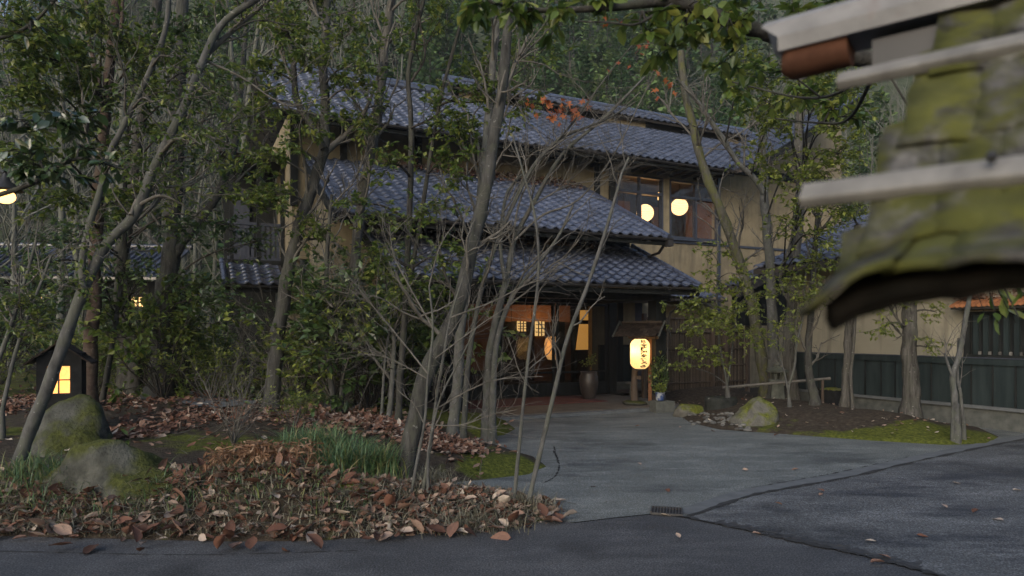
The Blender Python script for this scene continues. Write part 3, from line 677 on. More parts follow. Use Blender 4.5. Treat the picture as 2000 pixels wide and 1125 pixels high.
for k, (a, b) in enumerate(doors):
    tt = 2.72 + .05 * (k % 2)
    d = boxpart('sliding_door', 'timber', inn, ((a, tt, .1), (a + .08, tt + .04, 2.46)), ((b - .08, tt, .1), (b, tt + .04, 2.46)), ((a + .08, tt, .1), (b - .08, tt + .04, .42)), ((a + .08, tt, 2.40), (b - .08, tt + .04, 2.46)), ((a + .08, tt + .005, .66), (b - .08, tt + .035, .71)), (((a + b) / 2 - .02, tt + .005, .42), ((a + b) / 2 + .02, tt + .035, .66)))
    boxpart('pane', 'doorglass', d, ((a + .08, tt + .017, .42), (b - .08, tt + .023, 2.40)))
# hall behind the doors
boxpart('hall', 'indark', inn, ((-4.6, 7.4, 0), (2.4, 7.5, 2.7)), ((-4.6, 2.86, .04), (2.4, 7.4, .1)), ((-4.6, 2.86, 2.56), (2.4, 7.4, 2.62)), ((-4.7, 2.86, 0), (-4.6, 7.5, 2.7)), ((2.4, 4.0, 0), (2.5, 7.5, 2.7)))
boxpart('hall_panel', 'inwall', inn, ((-2.4, 7.3, .5), (-.6, 7.39, 2.5)), ((.75, 7.3, .1), (2.3, 7.39, 2.5)))
boxpart('hall_post', 'timber', inn, ((PT(1091, 650, 3.9)[0], 3.9, .1), (PT(1091, 650, 3.9)[0] + .2, 4.0, 2.56)), ((PT(1118, 650, 5.6)[0], 5.6, .1), (PT(1118, 650, 5.6)[0] + .1, 5.7, 2.5)))
MAT['shoji'] = emat('lit_paper_window', (1.0, .62, .24), 1.1)
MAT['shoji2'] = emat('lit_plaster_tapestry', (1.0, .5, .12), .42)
for a, b, z0, z1 in [(PT(q[0], 640, 7.2)[0], PT(q[1], 640, 7.2)[0], PT(q[0], q[3], 7.2)[1], PT(q[0], q[2], 7.2)[1]) for q in ((1046, 1064, 627, 656), (1011, 1028, 627, 647))]:
    w = boxpart('lit_lattice_window', 'shoji', inn, ((a, 7.22, z0), (b, 7.25, z1)))
    for k in range(1, 3): boxpart('lattice_bar', 'timber', w, ((a + (b - a) * k / 3 - .012, 7.19, z0), (a + (b - a) * k / 3 + .012, 7.219, z1)))
    for k in range(1, 4): boxpart('lattice_bar', 'timber', w, ((a, 7.17, z0 + (z1 - z0) * k / 4 - .012), (b, 7.189, z0 + (z1 - z0) * k / 4 + .012)))
# left wing with slatted balcony
boxpart('balcony_wing', 'timber', inn, ((-8.7, 6.5, .0), (-7.45, 6.7, 5.9)), ((-8.7, 5.0, 3.3), (-7.45, 6.5, 3.45)))
for z in (4.28, 3.45): boxpart('balcony_rail', 'frame', inn, ((-8.7, 5.0, z), (-7.5, 5.08, z + .07)))
for sx in (-8.65, -8.05, -7.5): boxpart('balcony_post', 'timber', inn, ((sx, 5.0, 3.3), (sx + .09, 5.09, 5.9)))
boxpart('balcony_eave', 'soffit', inn, ((-8.9, 4.7, 5.9), (-7.4, 6.7, 6.0)))
boxpart('balcony_screen', 'frame', inn, ((-8.5, 6.42, 3.6), (-8.1, 6.49, 5.4)))
bs_ = MB(); bs_.b2(np.array([0, 0, 0]), np.array([.07, .03, .76])); bs_ = bs_.mesh('slat', 'frame')
for i in range(10): link('slat', bs_, inn, Matrix.Translation((-8.65 + i * .118, 5.02, 3.52)))
roof_slope('wing_roof', -8.8, -7.5, 3.6, 2.75, 5.0, 3.35, verge=(True, False), raf=False)
# lower gable on the right, in front of the wall
lg = MB(); a = [3.3, .9, 2.85]; b = [8.2, .9, 4.95]
lg.prism([[3.3, .9, 2.75], [3.3, .9, 2.9], [8.2, .9, 5.05], [8.2, .9, 4.9]], [0, .5, 0]); lgo = lg.build('low_gable_roof', 'soffit', inn)
upg = norm(np.array([4.9, 0, 2.15])); tile_field(lgo, [3.3, 1.4, 2.92], [0, -1, 0], upg, 2, int(5.3 / TL))
m = MB(); m.prism([[3.7, 1.42, 1.9], [8.2, 1.42, 1.9], [8.2, 1.42, 4.9], [3.7, 1.42, 2.93]], [0, .1, 0]); m.build('gable_shade', 'timber', lgo)  # dark sheet stands in for the shaded void under the rake
m = MB(); m.tube([[3.28, .9, 2.95], [8.2, .9, 5.12]], .06, 8); m.build('verge_cap', 'tile', lgo, True)
m = MB(); m.prism([[3.3, .84, 2.62], [3.3, .84, 2.88], [8.2, .84, 5.03], [8.2, .84, 4.75]], [0, .05, 0]); m.build('barge_board', 'soffit', lgo)
boxpart('side_canopy', 'soffit', inn, ((2.9, 2.9, 2.62), (4.9, 3.8, 2.68)))
tile_field(inn, [2.92, 2.88, 2.70], [1, 0, 0], [0, 1, .28], 7, 4)

# porch floor
pf = MB(); pf.b2(np.array([-5.2, -.25, -.05]), np.array([.55, 2.75, .075])); pfo = struct(pf.build('porch_floor', 'step', None, mw=BM))
pe = MB(); pe.b2(np.array([-5.25, -.42, -.05]), np.array([.6, -.252, .062])); struct(pe.build('porch_kerb', 'kerb', None, mw=BM))
cp = MB(); cp.b2(np.array([-4.2, 1.1, .075]), np.array([-.6, 2.6, .09])); tag(cp.build('door_mat', 'carpet', None, mw=BM), 'dull red carpet laid in front of the sliding doors', 'carpet')

# fallen leaves lodged on the two lower roofs
for nm, n, s0, s1, t0, t1, z0, k, lab in (('roof_litter', 900, -4.6, -.9, .75, 1.38, 3.49, .465, 'brown leaves drifted on top of the porch roof'), ('roof_litter', 800, -5.2, .05, 3.0, 3.75, 5.38, .5, 'brown leaves drifted on top of the middle roof')):
    m = MB(); s = NR.uniform(s0, s1, n); t = t1 - (t1 - t0) * NR.rand(n) ** 1.6; z = z0 + (t - t0) * k + .11 + NR.rand(n) * .05
    leaves(m, np.stack([s, t, z], 1), NR.normal(size=(n, 3)) * [1, 1, .3], np.array([0, -.4, 1]) + NR.normal(size=(n, 3)) * .35, NR.uniform(.08, .15, n), CURL)
    stuff(m.build(nm, 'dry', None, mw=BM), lab, 'leaves')

# ---- things in and round the entrance
def bloc(s, t, z): return Bp(s, t, z)
def globe(loc, r, label, em, nm='paper_globe_lamp'):
    e = empty(nm, label, 'lamp', loc)
    m = MB(); a = np.linspace(0, math.pi, 15); pr = np.stack([np.sin(a) * r, -np.cos(a) * r], 1); m.lathe(pr, 24); m.build('shade', em, e, True)
    m = MB()
    for z in np.linspace(-.8, .8, 9): m.lathe([(math.sqrt(1 - z * z) * r + .003, z * r - .004), (math.sqrt(1 - z * z) * r + .003, z * r + .004)], 24)
    m.build('rib', 'oldwood', e)
    m = MB(); m.tube([[0, 0, r], [0, 0, r + .75]], .008, 6); m.build('cord', 'black', e)
    gb = bpy.data.lights.new('globe_bulb', 'POINT'); gb.energy = 4.5; gb.color = (1, .74, .45); gb.shadow_soft_size = .05; g_ = bpy.data.objects.new('globe_bulb', gb); g_.location = tuple(np.asarray(loc) + [0, -.02, .03]); COL.objects.link(g_)
    return e
MAT['globe'] = papermat('globe_paper', (1.0, .74, .45), .6)
_a = PT(1260, 416, 5.6); globe(bloc(_a[0], 5.6, _a[1]), .28, 'round glowing paper lamp behind the left bay of the upper window', 'globe')
_a = PT(1327, 404, 5.2); globe(bloc(_a[0], 5.2, _a[1]), .28, 'round glowing paper lamp behind the right bay of the upper window', 'globe')
sl = empty('pendant_lamp', 'small square lit lamp high inside the upper window', 'lamp', bloc(PT(1291, 383, 6.4)[0], 6.4, PT(1291, 383, 6.4)[1])); boxpart('shade', 'shoji', sl, ((-.1, -.1, -.12), (.1, .1, .12))); boxpart('cap', 'black', sl, ((-.12, -.12, .12), (.12, .12, .15))); m = MB(); m.tube([[0, 0, .15], [0, 0, .5]], .008, 6); m.build('cord', 'black', sl)
# half-hidden cream lantern in the hall and the lit tapestry
MAT['creamlamp'] = emat('cream_paper', (1.0, .56, .2), .5)
hl = empty('paper_lantern', 'cream paper lantern glowing inside the entrance hall', 'lantern', bloc(PT(1079, 679, 4.2)[0], 4.2, PT(1079, 679, 4.2)[1]))
m = MB(); h_ = .31; pr = [(.0, -h_ - .04), (.13, -h_ - .02), (.2, -h_ + .1), (.225, -.05), (.225, .1), (.19, h_ - .06), (.12, h_), (0, h_)]; m.lathe(pr, 24); m.build('shade', 'creamlamp', hl, True)
m = MB(); m.lathe([(.12, h_), (.12, h_ + .04), (0, h_ + .04)], 20); m.build('cap', 'black', hl)
m = MB(); m.tube([[0, 0, h_ + .04], [0, 0, .98]], .01, 6); m.build('cord', 'black', hl)
tp = empty('wall_hanging', 'glowing orange paper hanging on a dark frame inside the hall', 'wall hanging', mw=BM @ Matrix.Translation((PT(1142, 650, 5.0)[0], 5.0, PT(1142, 683, 5.0)[1] - 1.05)))
m = MB(); m.prism([[-.3, 0, 1.05], [.3, 0, 1.05], [.22, 0, 1.82], [-.18, 0, 1.82]], [0, .03, 0]); m.build('cloth', 'shoji2', tp)
m = MB(); m.prism([[-.16, 0, 1.94], [.22, 0, 1.94], [.21, 0, 2.24], [-.15, 0, 2.24]], [0, .03, 0]); m.build('cloth', 'shoji2', tp)
boxpart('frame', 'timber', tp, ((-.22, -.03, 1.825), (.30, .05, 1.935)), ((.30, -.02, -.2), (.37, .05, 2.3)), ((-.3, .032, -.2), (-.26, .07, 1.82)))
sj = empty('paper_screen', 'tall pale lattice paper screen inside the entrance hall', 'screen', mw=BM @ Matrix.Translation((PT(1161, 650, 5.1)[0], 5.1, .1)))
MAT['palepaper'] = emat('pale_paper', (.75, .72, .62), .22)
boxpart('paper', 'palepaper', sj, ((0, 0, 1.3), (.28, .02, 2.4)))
for k in range(4): boxpart('bar', 'timber', sj, ((k * .09, -.015, 1.3), (k * .09 + .012, -.001, 2.4)))
for k in range(9): boxpart('bar', 'timber', sj, ((0, -.03, 1.3 + k * .135), (.28, -.016, 1.312 + k * .135)))
boxpart('leg', 'timber', sj, ((0, 0, 0), (.28, .02, 1.298)))
# brown noren, five cloths
nr = empty('door_curtain', 'short brown cloth curtain of several panels hung across the doorway', 'curtain', mw=BM @ Matrix.Translation((-3.9, 3.1, 1.99)))
for k in range(6):
    m = MB(); x = np.linspace(0, .56, 9); zz = [.28, 0.05, -.2, -.22]
    v = [[q, .02 * math.sin(q * 14 + k) * (i / 3), z + (.01 * math.sin(9 * q) if i == 3 else 0)] for i, z in enumerate((.5, .32, .16, .02)) for q in x]
    m.add(v, [[i * 9 + j, i * 9 + j + 1, (i + 1) * 9 + j + 1, (i + 1) * 9 + j] for i in range(3) for j in range(8)]); m.build('panel', 'noren', nr, True, Matrix.Translation((k * .58, 0, -.02)))
m = MB(); m.tube([[-.1, 0, .5], [3.6, 0, .5]], .015, 8); m.build('rod', 'oldwood', nr)
lt = bpy.data.lights.new('hall_light', 'POINT'); lt.energy = 38; lt.color = (1, .52, .2); lt.shadow_soft_size = .25
o = bpy.data.objects.new('hall_light', lt); o.location = bloc(-1.5, 3.7, 1.75); COL.objects.link(o)
lt = bpy.data.lights.new('upper_room_light', 'POINT'); lt.energy = 34; lt.color = (1, .52, .2); lt.shadow_soft_size = .3
o = bpy.data.objects.new('upper_room_light', lt); o.location = bloc(3.7, 5.4, 4.9); COL.objects.link(o)

# lantern stand with little shingled roof
ls = P(1253, 786, 15.0); ls[2] = .075
lrz = -.55
st = empty('lantern_stand', 'rustic wooden stand with a little bark-shingled roof beside the porch post', 'stand', ls, lrz); st.scale = (.9, .9, .93)
m = MB(); m.tube(bez([[-.2, .05, 0], [-.21, .05, .5], [-.19, .06, 1.0], [-.2, .05, 1.62]], 12), [.1, .095, .09, .085, .085, .08, .08, .08, .08, .075, .075, .075, .075][:len(bez([[-.2, .05, 0], [-.21, .05, .5], [-.19, .06, 1.0], [-.2, .05, 1.62]], 12))], 10); m.build('post', 'oldwood', st, True)
boxpart('back_board', 'orangewood', st, ((.14, .1, .0), (.36, .14, 1.60)))
boxpart('crosspiece', 'oldwood', st, ((-.36, .02, 1.60), (.42, .1, 1.66)))
m = MB()
for q in range(5): c = NR.uniform(-.2, .2, 2); m.lathe([(0, .0), (.2, .02), (.24, .06), (.15, .1), (0, .11)], 9, (-.18 + c[0], c[1] * .6, -.01), 1.2, .8)
m.build('stone_base', 'rock', st, True)
boxpart('peg', 'oldwood', st, ((-.12, -.02, .62), (.0, .06, .70)))
sh = MB()
rl = boxpart('roof_frame', 'oldwood', st, ((-.50, .0, 1.68), (.46, .08, 1.92)))
SHM = MB(); SHM.box((0, 0, 0), (.2, .2, .018)); SHM = SHM.mesh('shingle', 'barkshingle')
for sg in (-1, 1):
    for j in range(4):
        for i in range(6):
            M4 = Matrix.Translation((-.46 + i * .175 + R.uniform(-.02, .02) + (.06 if j % 2 else 0), sg * (.36 - j * .1), 1.715 + j * .068 + R.uniform(0, .012))) @ Matrix.Rotation(-sg * .62 + R.uniform(-.06, .06), 4, 'X') @ Matrix.Rotation(R.uniform(-.08, .08), 4, 'Z')
            link('shingle', SHM, st, M4)
for xg in (-.45, .43):
    m = MB(); m.prism([[xg, -.34, 1.67], [xg, .34, 1.67], [xg, 0, 1.93]], [.02, 0, 0]); m.build('gable_board', 'blackbox', st)
    for sg in (-1, 1): m = MB(); m.tube([[xg + (.17 if xg > 0 else -.13), sg * .47, 1.655], [xg + (.17 if xg > 0 else -.13), 0, 2.03]], .024, 6); m.build('verge_pole', 'greypot', st)
m = MB(); m.tube([[-.52, 0, 2.0], [.52, 0, 2.0]], .03, 8); m.tube([[-.5, .05, 2.02], [.5, .05, 2.02]], .02, 6); m.build('ridge_pole', 'oldwood', st)
# big paper lantern with brush lettering
lp = P(1250, 691, 14.75)
pl_ = empty('paper_lantern', 'large glowing paper lantern with black brush lettering hanging under the stand roof', 'lantern', lp)
MAT['lpaper'] = papermat('lantern_paper', (1.0, .76, .42), .2)
HH, RR = .33, .215
def lprof(z):
    q = abs(z) / HH; return RR * (1 - .0 * q) * (1 - max(0, (q - .55) / .45) ** 2.4 * .48)
zs = np.linspace(-HH, HH, 45); prof = [(lprof(z) - .004 * (.5 + .5 * math.cos(z / HH * math.pi * 19)), z) for z in zs]
m = MB(); m.lathe(prof, 40); m.build('shade', 'lpaper', pl_, True)
for z0, z1 in ((HH - .005, HH + .035), (-HH - .035, -HH + .005)):
    m = MB(); m.lathe([(0, z0), (.115, z0), (.115, z1), (0, z1)], 24); m.build('cap', 'black', pl_)
m = MB(); m.tube([[0, 0, HH + .03], [0, 0, HH + .2]], .008, 6); m.build('cord', 'black', pl_)
blb = bpy.data.lights.new('lantern_bulb', 'POINT'); blb.energy = 4.6; blb.color = (1, .76, .44); blb.shadow_soft_size = .04
o = bpy.data.objects.new('lantern_bulb', blb); o.location = lp + np.array([-.05, -.02, .08]); COL.objects.link(o)
txt = bpy.data.curves.new('lettering', 'FONT'); CH = '日本秘湯を守る会'
me_all = MB(); fails = 0
for k, ch in enumerate(CH):
    txt.body = ch; txt.size = 1.0; txt.align_x = 'CENTER'; txt.offset = .06; txt.resolution_u = 3
    to = bpy.data.objects.new('t', txt); COL.objects.link(to)
    dg = bpy.context.evaluated_depsgraph_get(); dg.update()
    me = bpy.data.meshes.new_from_object(to.evaluated_get(dg)); v = np.array([q.co[:] for q in me.vertices]); fs = [list(p.vertices) for p in me.polygons]
    COL.objects.unlink(to); bpy.data.objects.remove(to)
    if len(v) == 0: continue
    cx = (v[:, 0].min() + v[:, 0].max()) / 2; x = (v[:, 0] - cx) * .165; cell = .079
    cy = (v[:, 1].min() + v[:, 1].max()) / 2; y = (v[:, 1] - cy) * cell * (1.02 if k != 0 else .8) + (3.5 - k) * cell
    rr = np.array([lprof(q) for q in y]) + .0035; th = -math.pi / 2 + math.radians(13) + x / RR
    w = np.stack([rr * np.cos(th), rr * np.sin(th), y], 1)
    for fc in fs:
        if len(fc) >= 3: me_all.add(w[fc], [list(range(len(fc)))])
    bpy.data.meshes.remove(me)
if me_all.n: me_all.build('lettering', 'ink', pl_)

# water jar, pots, bench
jar = empty('water_jar', 'tall dark glazed jar with a sprig of yellow leaves by the sliding doors', 'jar', bloc(-.72, 1.75, .08))
m = MB(); m.lathe([(0, 0), (.13, 0), (.15, .03), (.2, .2), (.235, .4), (.225, .55), (.19, .62), (.2, .66), (.215, .67), (.19, .66), (.17, .6), (0, .58)], 28); m.build('body', 'urn', jar, True)
m = MB(); lv = MB()
for k in range(7):
    a = R.uniform(0, 6.28); p = bez([[0, 0, .55], [.05 * math.cos(a), .05 * math.sin(a), .8], [.22 * math.cos(a), .2 * math.sin(a), R.uniform(.85, 1.1)]], 8); m.tube(p, .006, 4); q = np.repeat(p[-4:], 5, 0)
    leaves(lv, q + NR.normal(size=q.shape) * .025, NR.normal(size=q.shape), NR.normal(size=q.shape) + [0, 0, 1], .06)
m.build('sprig', 'twig_dark', jar); lv.build('sprig_leaves', 'leaf_y', jar)
tr_ = empty('planter_trough', 'low grey stone trough at the foot of the porch post', 'planter', P(1293, 792, 14.3) * [1, 1, 0], .25)
boxpart('wall', 'greypot', tr_, ((-.22, -.15, 0), (.22, -.11, .24)), ((-.22, .11, 0), (.22, .15, .24)), ((-.22, -.11, 0), (-.18, .11, .24)), ((.18, -.11, 0), (.22, .11, .24))); boxpart('soil', 'ground', tr_, ((-.18, -.11, 0), (.18, .11, .2)))
bp_ = empty('flower_pot', 'small blue and white porcelain pot set on the stone trough', 'pot', P(1289, 772, 14.35)); bp_.location.z = .243
m = MB(); m.lathe([(0, 0), (.075, 0), (.085, .02), (.105, .17), (.115, .175), (.095, .16), (0, .15)], 20); m.build('body', 'bluepot', bp_, True)
def bushy(parent, n, rad, h, lsize, mat, z0=0, tpl=LEAF2):
    p = norm(NR.normal(size=(n, 3))) * (NR.rand(n, 1) ** .45) * [rad, rad, h / 2] + [0, 0, z0 + h / 2]
    m = MB(); leaves(m, p, norm(p - [0, 0, z0 + h * .3]) + NR.normal(size=p.shape) * .5, [0, 0, 1] + NR.normal(size=p.shape) * .7, NR.uniform(.6, 1.3, n) * lsize, tpl); o = m.build('foliage', mat, parent)
    m = MB()
    for k in range(14):
        e = p[R.randrange(n)]; m.tube(bez([[0, 0, z0 - h * .1], [e[0] * .3, e[1] * .3, z0 + h * .3], e], 6), np.linspace(.008, .003, 7), 4)
    m.build('stem', 'twig_dark', parent)
bushy(bp_, 160, .12, .2, .06, 'leaf_y', .16)
pc = empty('potted_conifer', 'slim dark green potted conifer beside the porch post', 'potted plant', P(1287, 780, 14.9) * [1, 1, 0] + [0, 0, .06])
m = MB(); m.lathe([(0, 0), (.12, 0), (.15, .25), (.13, .24), (0, .22)], 18); m.build('pot', 'urn', pc, True); bushy(pc, 900, .2, .95, .07, 'leaf_d', .25)
bn = empty('stone_bench', 'pale narrow bench behind the porch post', 'bench', mw=BM @ Matrix.Translation((1.3, 2.2, 0)))
boxpart('seat', 'kerb', bn, ((-.5, -.15, .36), (.9, .15, .41))); boxpart('leg', 'kerb', bn, ((-.4, -.1, 0), (-.3, .1, .36))); boxpart('leg', 'kerb', bn, ((.7, -.1, 0), (.8, .1, .36)))

# bamboo fence
bf = empty('bamboo_fence', 'brown weathered bamboo screen fence to the right of the porch', 'fence', mw=BM @ Matrix.Translation((0, 2.0, 0)))
pole = MB(); pole.tube([[0, 0, .15], [.004, 0, 1.0], [0, 0, 2.1]], .018, 6); pole = pole.mesh('bamboo_slat', 'bamboo_old', True)
for i in range(66): link('bamboo_slat', pole, bf, Matrix.Translation((1.15 + i * .053, R.uniform(-.004, .004), R.uniform(-.02, .02))))
for z in (.35, .8, 1.25, 1.7, 2.08):
    m = MB(); m.tube([[1.1, -.035, z], [4.7, -.035, z + .01]], .022, 8); m.build('rail', 'bamboo_old', bf, True)
for s in (1.1, 3.42, 3.9, 4.7): boxpart('post', 'oldwood', bf, ((s - .05, -.1, 0), (s + .05, -.01 if s != 3.42 else .02, 2.2)))

# ------------------------------------------------------------------ annex with dark board dado on the right
annex = empty('annex_building', 'grey plastered annex with a dark boarded dado and slatted window on the right', 'building', mw=BM)
XA = 3.2
boxpart('wall', 'greyplaster', annex, ((XA + .06, -10.5, .2), (XA + .25, -.9, 3.4)), ((XA + .25, -1.1, .2), (8, -.9, 3.4)))
boxpart('plinth', 'greypot', annex, ((XA + .02, -10.5, -.1), (XA + .24, -.92, .34)))
boxpart('sill_rail', 'kerb', annex, ((XA - .03, -10.5, .345), (XA + .1, -.88, .40)))
boxpart('cap_rail', 'dado', annex, ((XA - .02, -10.5, 1.13), (XA + .1, -.88, 1.24)))
boxpart('cap_flashing', 'frame', annex, ((XA - .03, -10.5, 1.243), (XA + .1, -.88, 1.262)))
t = -10.4; k = 0
while t < -1.0:
    w = R.choice((.3, .36, .42)); boxpart('board', 'dado', annex, ((XA + .012 + .006 * (k % 2), t + .012, .402), (XA + .05, min(t + w, -.9), 1.128))); t += w; k += 1
    boxpart('batten', 'timber', annex, ((XA - .008, t - .012, .402), (XA + .045, t + .01, 1.128)))
wz0, wz1 = 1.31, 2.02
lw = boxpart('slatted_window', 'timber', annex, ((XA + .0, -9.5, wz0 - .05), (XA + .1, -4.75, wz0)), ((XA + .0, -9.5, wz1), (XA + .1, -4.75, wz1 + .06)), ((XA + .0, -4.85, wz0), (XA + .1, -4.75, wz1)), ((XA + .045, -9.5, wz0), (XA + .058, -4.86, wz1)))
slm = MB(); slm.b2(np.array([0, 0, 0]), np.array([.05, .075, wz1 - wz0])); slm = slm.mesh('slat', 'dado')
for i in range(26): link('slat', slm, lw, Matrix.Translation((XA - .01, -5.0 - i * .165, wz0)))
for i in range(26): boxpart('slat_foot', 'pebble', lw, ((XA - .02, -5.0 - i * .165 - .05, wz0), (XA + .02, -5.0 - i * .165 - .015, wz0 + .06)))
cn = boxpart('window_canopy', 'soffit', annex, ((XA - .3, -9.6, 2.12), (XA + .06, -4.7, 2.16)))
ot = MB(); th_ = np.linspace(0, math.pi, 7); ot.add([[x, .045 * math.cos(a), z + .045 * math.sin(a)] for x, z in ((-.17, 0), (.2, .14)) for a in th_], [[i, i + 1, 8 + i, 7 + i] for i in range(6)]); ot.add([[-.17, .045 * math.cos(a), .045 * math.sin(a)] for a in th_] + [[-.17, 0, -.02]], [[i, i + 1, 7] for i in range(6)]); ot = ot.mesh('canopy_tile', 'orangetile', True)
for i in range(52): link('canopy_tile', ot, cn, Matrix.Translation((XA - .18, -4.75 - i * .092, 2.17 + R.uniform(-.006, .006))))
m = MB(); n = 900; leaves(m, np.stack([XA - .22 + NR.rand(n) * .25, -4.7 - NR.rand(n) * 4.7, 2.26 + NR.rand(n) * .12], 1), NR.normal(size=(n, 3)), NR.normal(size=(n, 3)) + [0, 0, 1], .09, CURL); cl_ = m.build('lodged_leaves', 'dry', cn); cl_['kind'] = 'stuff'
ar = MB(); ar.prism([[XA - .9, -10.6, 3.05], [XA - .9, -10.6, 3.17], [6.4, -10.6, 4.75], [6.4, -10.6, 4.62]], [0, 10.0, 0]); aro = ar.build('roof', 'soffit', annex)
tile_field(aro, [XA - .9, -.62, 3.19], [0, -1, 0], [4.1, 0, 1.58], 36, 19)

# ------------------------------------------------------------------ outbuilding far left
obm = Matrix.Translation(P(330, 700, 22).tolist()) @ Matrix.Rotation(math.radians(6), 4, 'Z'); obm.translation.z = 0.2
ob = empty('outbuilding', 'low dark outbuilding with a grey ribbed roof and lit windows among the trees', 'building', mw=obm)
boxpart('wall', 'timber', ob, ((-9.0, 0, 0), (-.4, .2, 3.2)), ((-.55, .2, 0), (-.4, 4, 3.2)))
m = MB(); m.prism([[-9.4, -.7, 3.2], [-9.4, -.7, 3.28], [-9.4, 2.2, 4.55], [-9.4, 2.2, 4.45]], [9.3, 0, 0]); rf = m.build('roof', 'tile', ob)
for i in range(42): q = MB(); x = -9.35 + i * .22; q.tube([[x, -.72, 3.3], [x, 2.2, 4.57]], .045, 6); q.build('roof_rib', 'tile', rf, True)
m = MB(); m.tube([[-9.45, 2.2, 4.6], [-.05, 2.2, 4.6]], .1, 8); m.build('ridge_cap', 'tile', rf, True)
for a, w, z in ((-1.15, .42, 2.35), (-3.95, .16, 2.6), (-4.6, .14, 2.6), (-6.0, .2, 2.5)):
    w_ = boxpart('lit_window', 'shoji', ob, ((a, -.03, z), (a + w, -.005, z + w * .75)))
    boxpart('window_bar', 'timber', w_, ((a + w * .42, -.05, z), (a + w * .52, -.031, z + w * .75)), ((a, -.07, z + w * .34), (a + w, -.051, z + w * .4)))
# lamp on a pole at the far left
lq = P(10, 384, 8.5); slp = empty('lamp_post', 'glowing lamp on a dark post at the far left edge', 'lamp', (lq[0], lq[1], float(hL(lq[0], lq[1])) - .03))
hz = lq[2] - slp.location.z
m = MB(); m.tube([[-.25, .1, 0], [-.25, .1, hz + .3], [-.2, .05, hz + .36], [0, 0, hz + .3]], .03, 8); m.build('post', 'black', slp)
MAT['bulb'] = emat('warm_bulb', (1.0, .58, .2), 2.2)
m = MB(); a = np.linspace(0, math.pi, 9); m.lathe(np.stack([np.sin(a) * .115, -np.cos(a) * .09 + hz], 1), 16); m.build('bulb', 'bulb', slp, True)
m = MB(); m.lathe([(.02, hz + .3), (.06, hz + .2), (.2, hz + .09), (.21, hz + .08), (.05, hz + .18)], 16); m.build('lamp_shade', 'black', slp, True)

# ------------------------------------------------------------------ garden light on the left
gp = GH(132, 812); gp = P(119, 800, 8.9); gz = float(hL(gp[0], gp[1])) - .02
gl = empty('garden_light', 'small black house-shaped garden light with a four-pane lit window', 'garden light', (gp[0], gp[1], gz), math.radians(24))
zt = EYE - (672 - HV) / F * 8.9 - gz
boxpart('body', 'blackbox', gl, ((-.24, -.17, 0), (.26, .2, .52)), ((-.24, -.17, .52), (-.13, .2, 1.05)), ((.13, -.17, .52), (.26, .2, 1.05)), ((-.13, .06, .52), (.13, .2, 1.05)), ((-.13, -.17, .88), (.13, .06, 1.05)))
m = MB(); m.prism([[-.24, -.17, 1.05], [.26, -.17, 1.05], [.01, -.17, zt - .06]], [0, .37, 0]); m.build('gable', 'blackbox', gl)
MAT['gpaper'] = papermat('garden_light_paper', (1.0, .6, .22), .7)
boxpart('lit_pane', 'gpaper', gl, ((-.13, -.10, .52), (.13, -.095, .88)))
boxpart('glazing_bar', 'black', gl, ((-.008, -.15, .52), (.008, -.12, .88))); boxpart('glazing_bar', 'black', gl, ((-.13, -.15, .69), (-.009, -.12, .706)), ((.009, -.15, .69), (.13, -.12, .706)))
lb = bpy.data.lights.new('garden_bulb', 'POINT'); lb.energy = 1.6; lb.color = (1, .64, .28); lb.shadow_soft_size = .03
o = bpy.data.objects.new('garden_bulb', lb); o.location = gl.matrix_basis @ Vector((.03, .0, .66)) if False else (Matrix.Translation(gl.location) @ Matrix.Rotation(math.radians(24), 4, 'Z')) @ Vector((.03, -.02, .66)); COL.objects.link(o)
for sg in (-1, 1):
    rb = empty if False else None
    for j in range(4):
        q = MB(); w = .115; a0 = j * w * .95
        dx, dz = sg * .79, -.61; p0 = np.array([.01 + dx * a0, -.26, zt - .0 + dz * a0 + .012]); p1 = p0 + np.array([dx * w * 1.25, 0, dz * w * 1.25 + .01])
        q.prism([p0, p1, p1 + [0, 0, .022], p0 + [0, 0, .022]], [0, .56, 0]); q.build('roof_board', 'barkshingle', gl)
m = MB(); m.tube([[.01, -.29, zt + .03], [.01, .33, zt + .03]], .028, 6); m.build('ridge_pole', 'barkshingle', gl)

# ------------------------------------------------------------------ rocks, stones
def rock(name, label, loc, size, mat, seed, sub=4, rough=.16, peak=None, cat='rock', group=None, rz=0):
    import bmesh
    bm = bmesh.new(); bmesh.ops.create_icosphere(bm, subdivisions=sub, radius=1)
    for v in bm.verts:
        p = v.co.copy(); n = mnoise.noise(p * 1.1 + Vector((seed, seed * 2.1, 0))) * rough * 1.6 + mnoise.noise(p * 2.7 + Vector((seed, 0, 5))) * rough * .6 + mnoise.noise(p * 7 + Vector((0, seed, 5))) * rough * .2
        p *= 1 + n
        if peak: p.x += peak * max(0, p.z) ; q = max(0, p.z); p.x *= 1 - .3 * q; p.y *= 1 - .28 * q
        v.co = Vector((p.x * size[0], p.y * size[1], p.z * size[2]))
    me = bpy.data.meshes.new(name); bm.to_mesh(me); bm.free(); me.materials.append(MAT[mat])
    for f in me.polygons: f.use_smooth = True
    o = link(name, me); o.location = tuple(loc); o.rotation_euler = (0, 0, rz); return tag(o, label, cat, group)
c = P(140, 880, 7.7); rock('mossy_boulder', 'large rounded mossy boulder just below the garden light', (c[0], c[1], .3), (.56, .45, .60), 'rock', 3.1, peak=.12, rough=.22)
c = P(252, 940, 6.2); rock('mossy_boulder', 'pointed mossy boulder in front, surrounded by fallen leaves', (c[0], c[1], .10), (.92, .42, .58), 'rock', 8.7, peak=-.12, rough=.24)
c = P(662, 965, 6.1); rock('mossy_stone', 'slanted mossy stone poking out of the leafy bank', (c[0], c[1], .27), (.26, .14, .11), 'rockb', 1.2, rz=-.6)
